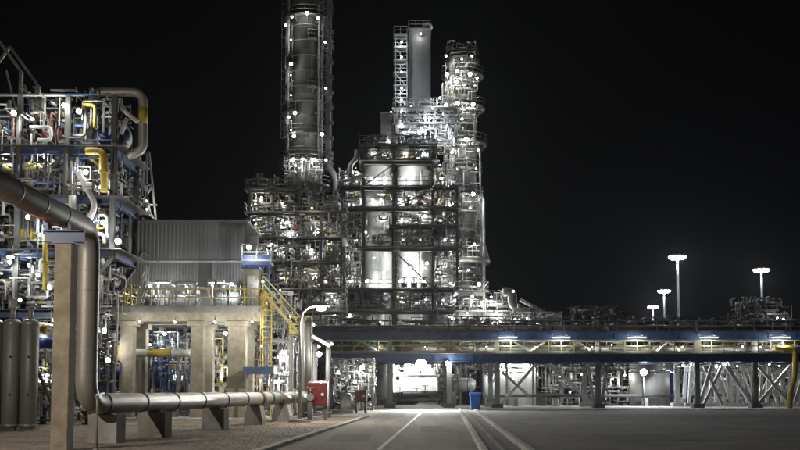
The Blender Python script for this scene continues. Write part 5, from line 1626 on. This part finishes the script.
h_drum('dim fat drum above the rack right of the towers', (X(524, 106, 316), 106, Z(316, 106)), 0.9, 2.8, 'x', 'dull_cladding', Z(326, 106))
t = thing('platform', 'low railed platform with small lamps above the rack right of the drum', 'platform', (X(530, 104, 325), 105, 0))
MB().box((X(505, 104, 326), 103, Z(327, 104) - 0.1), (X(560, 104, 326), 108, Z(327, 104))).build('deck', 'grey_steel', t)
MB().rail([(X(505, 104, 326), 103.1, Z(327, 104)), (X(560, 104, 326), 103.1, Z(327, 104))], 1.1, 1.4).build('handrail', 'galv', t)
for px in (506, 532, 559):
    for y in (103.3, 107.5):
        MB().bar((X(px, 104, 360), y, 0), (X(px, 104, 360), y, Z(327, 104) - 0.1), 0.22, 0.22).build('post', 'grey_steel', t)
fine(t, (X(505, 104, 326), 103.2, Z(327, 104)), (X(562, 104, 326), 107.5, Z(312, 104)), 200, ('galv', 'grey_steel', 'dull_cladding'), 136, (0.025, 0.06))
for px, py, pw in ((515, 319, 90), (527, 318, 120), (537, 323, 70), (513, 291, 40)):
    bulk(t, P(px, py, 103.3), pw)

for lab, p0, p1, ptop, d, sd_, pp in (('low faint pipe frame above the rack behind the middle legs', 572, 618, 312, 118.0, 3, ()), ('dark tall module silhouetted above the rack at the far right', 738, 792, 303, 128.0, 4, ((777, 318, 90), (783, 319, 60)))):
    xs = [X(p0 + (p1 - p0) * i / 3, d, 315) for i in range(4)]
    zt3 = Z(ptop, d)
    f = steel_frame(lab, xs, [d, d + 5], [(zt3 - 3.2, 0, 3), (zt3 - 1.0, 1, 3 if sd_ == 3 else 2)], m='dark_steel', rail_m='dark_steel', brace=0.6, seed=sd_)
    clutter(f, (xs[0], d - 0.4, zt3 - 3.0), (xs[3], d + 4, zt3 + 0.4), 26, ['dull_cladding', 'grey_steel', 'dark_steel', 'galv'], 0.08, 0.3, random.Random(sd_ * 5), 0.5, 0.2)
    fine(f, (xs[0], d - 0.4, zt3 - 3.2), (xs[3], d + 4, zt3 + 0.8), 220, ('dark_steel', 'grey_steel'), sd_ * 7, (0.03, 0.07))
    for px, py, pw in pp:
        bulk(f, P(px, py, d - 1), pw, scale=1.2)
v_vessel('dim upright vessel rising from the far right module', (X(752, 131, 310), 131, 0), 0.9, Z(301, 131), 'dull_cladding', legs=4)
v_vessel('dim slimmer upright vessel beside it on the far right module', (X(771, 131, 310), 131, 0), 0.6, Z(306, 131), 'dull_cladding', legs=4)


# ================================================================== floodlight masts
def mast(label, px, py, d, lean=0.0):
    x = X(px, d, 320)
    zt4 = Z(py, d)
    t = thing('floodlight_mast', label, 'floodlight mast', (x, d, 0), 'tall floodlight masts beyond the rack')
    MB().lathe([(0.34, 0), (0.34, 0.1), (0.26, 0.12), (0.15, zt4 - 0.2), (0.15, zt4 + 0.25)], (x, d, 0), seg=12).build('pole', 'grey_steel', t)
    hd = MB().ring((x, d, 0), 0.85, 0.95, zt4 - 0.05, zt4 + 0.05, seg=20)
    for k in range(4):
        a = k * PI / 4
        hd.bar((x - math.cos(a) * 0.9, d - math.sin(a) * 0.9, zt4), (x + math.cos(a) * 0.9, d + math.sin(a) * 0.9, zt4), 0.07, 0.07)
    hd.build('head_frame', 'grey_steel', t)
    for k in range(10):
        a = R(k * 36 + 18)
        flood(t, (x + math.cos(a) * 0.9, d + math.sin(a) * 0.9, zt4 - 0.05), 0, aim=(math.cos(a), math.sin(a), -1.1), col='lamp_cool', scale=1.35)
    glow(t, Vector((x, d, zt4 - 0.9)) - WORLD[t.name], 7000 * LG, 'lamp_cool', 0.6)
    return t


mast('tallest-looking floodlight mast, third from the right edge beyond the rack'.replace('third', 'second'), 678.5, 257, 138)
mast('floodlight mast left of and lower than the tallest-looking one', 664.5, 291, 186)
mast('smallest and farthest floodlight mast above the rack', 653, 307, 222)
mast('floodlight mast nearest the right edge of the picture', 762.5, 270, 153)

# ================================================================== night air
hm = bpy.data.materials.new('night_air')
hm.use_nodes = True
n_, l_ = hm.node_tree.nodes, hm.node_tree.links
for x in list(n_):
    if x.type != 'OUTPUT_MATERIAL':
        n_.remove(x)
v_ = n_.new('ShaderNodeVolumePrincipled')
v_.inputs['Color'].default_value = (0.9, 0.92, 0.96, 1)
v_.inputs['Density'].default_value = 0.00008
v_.inputs['Anisotropy'].default_value = 0.75
l_.new(v_.outputs[0], n_['Material Output'].inputs['Volume'])
MATS['night_air'] = hm
struct(MB().box((-505, -65, -1.0), (505, 905, 60)).build('haze', 'night_air'), 'stuff')
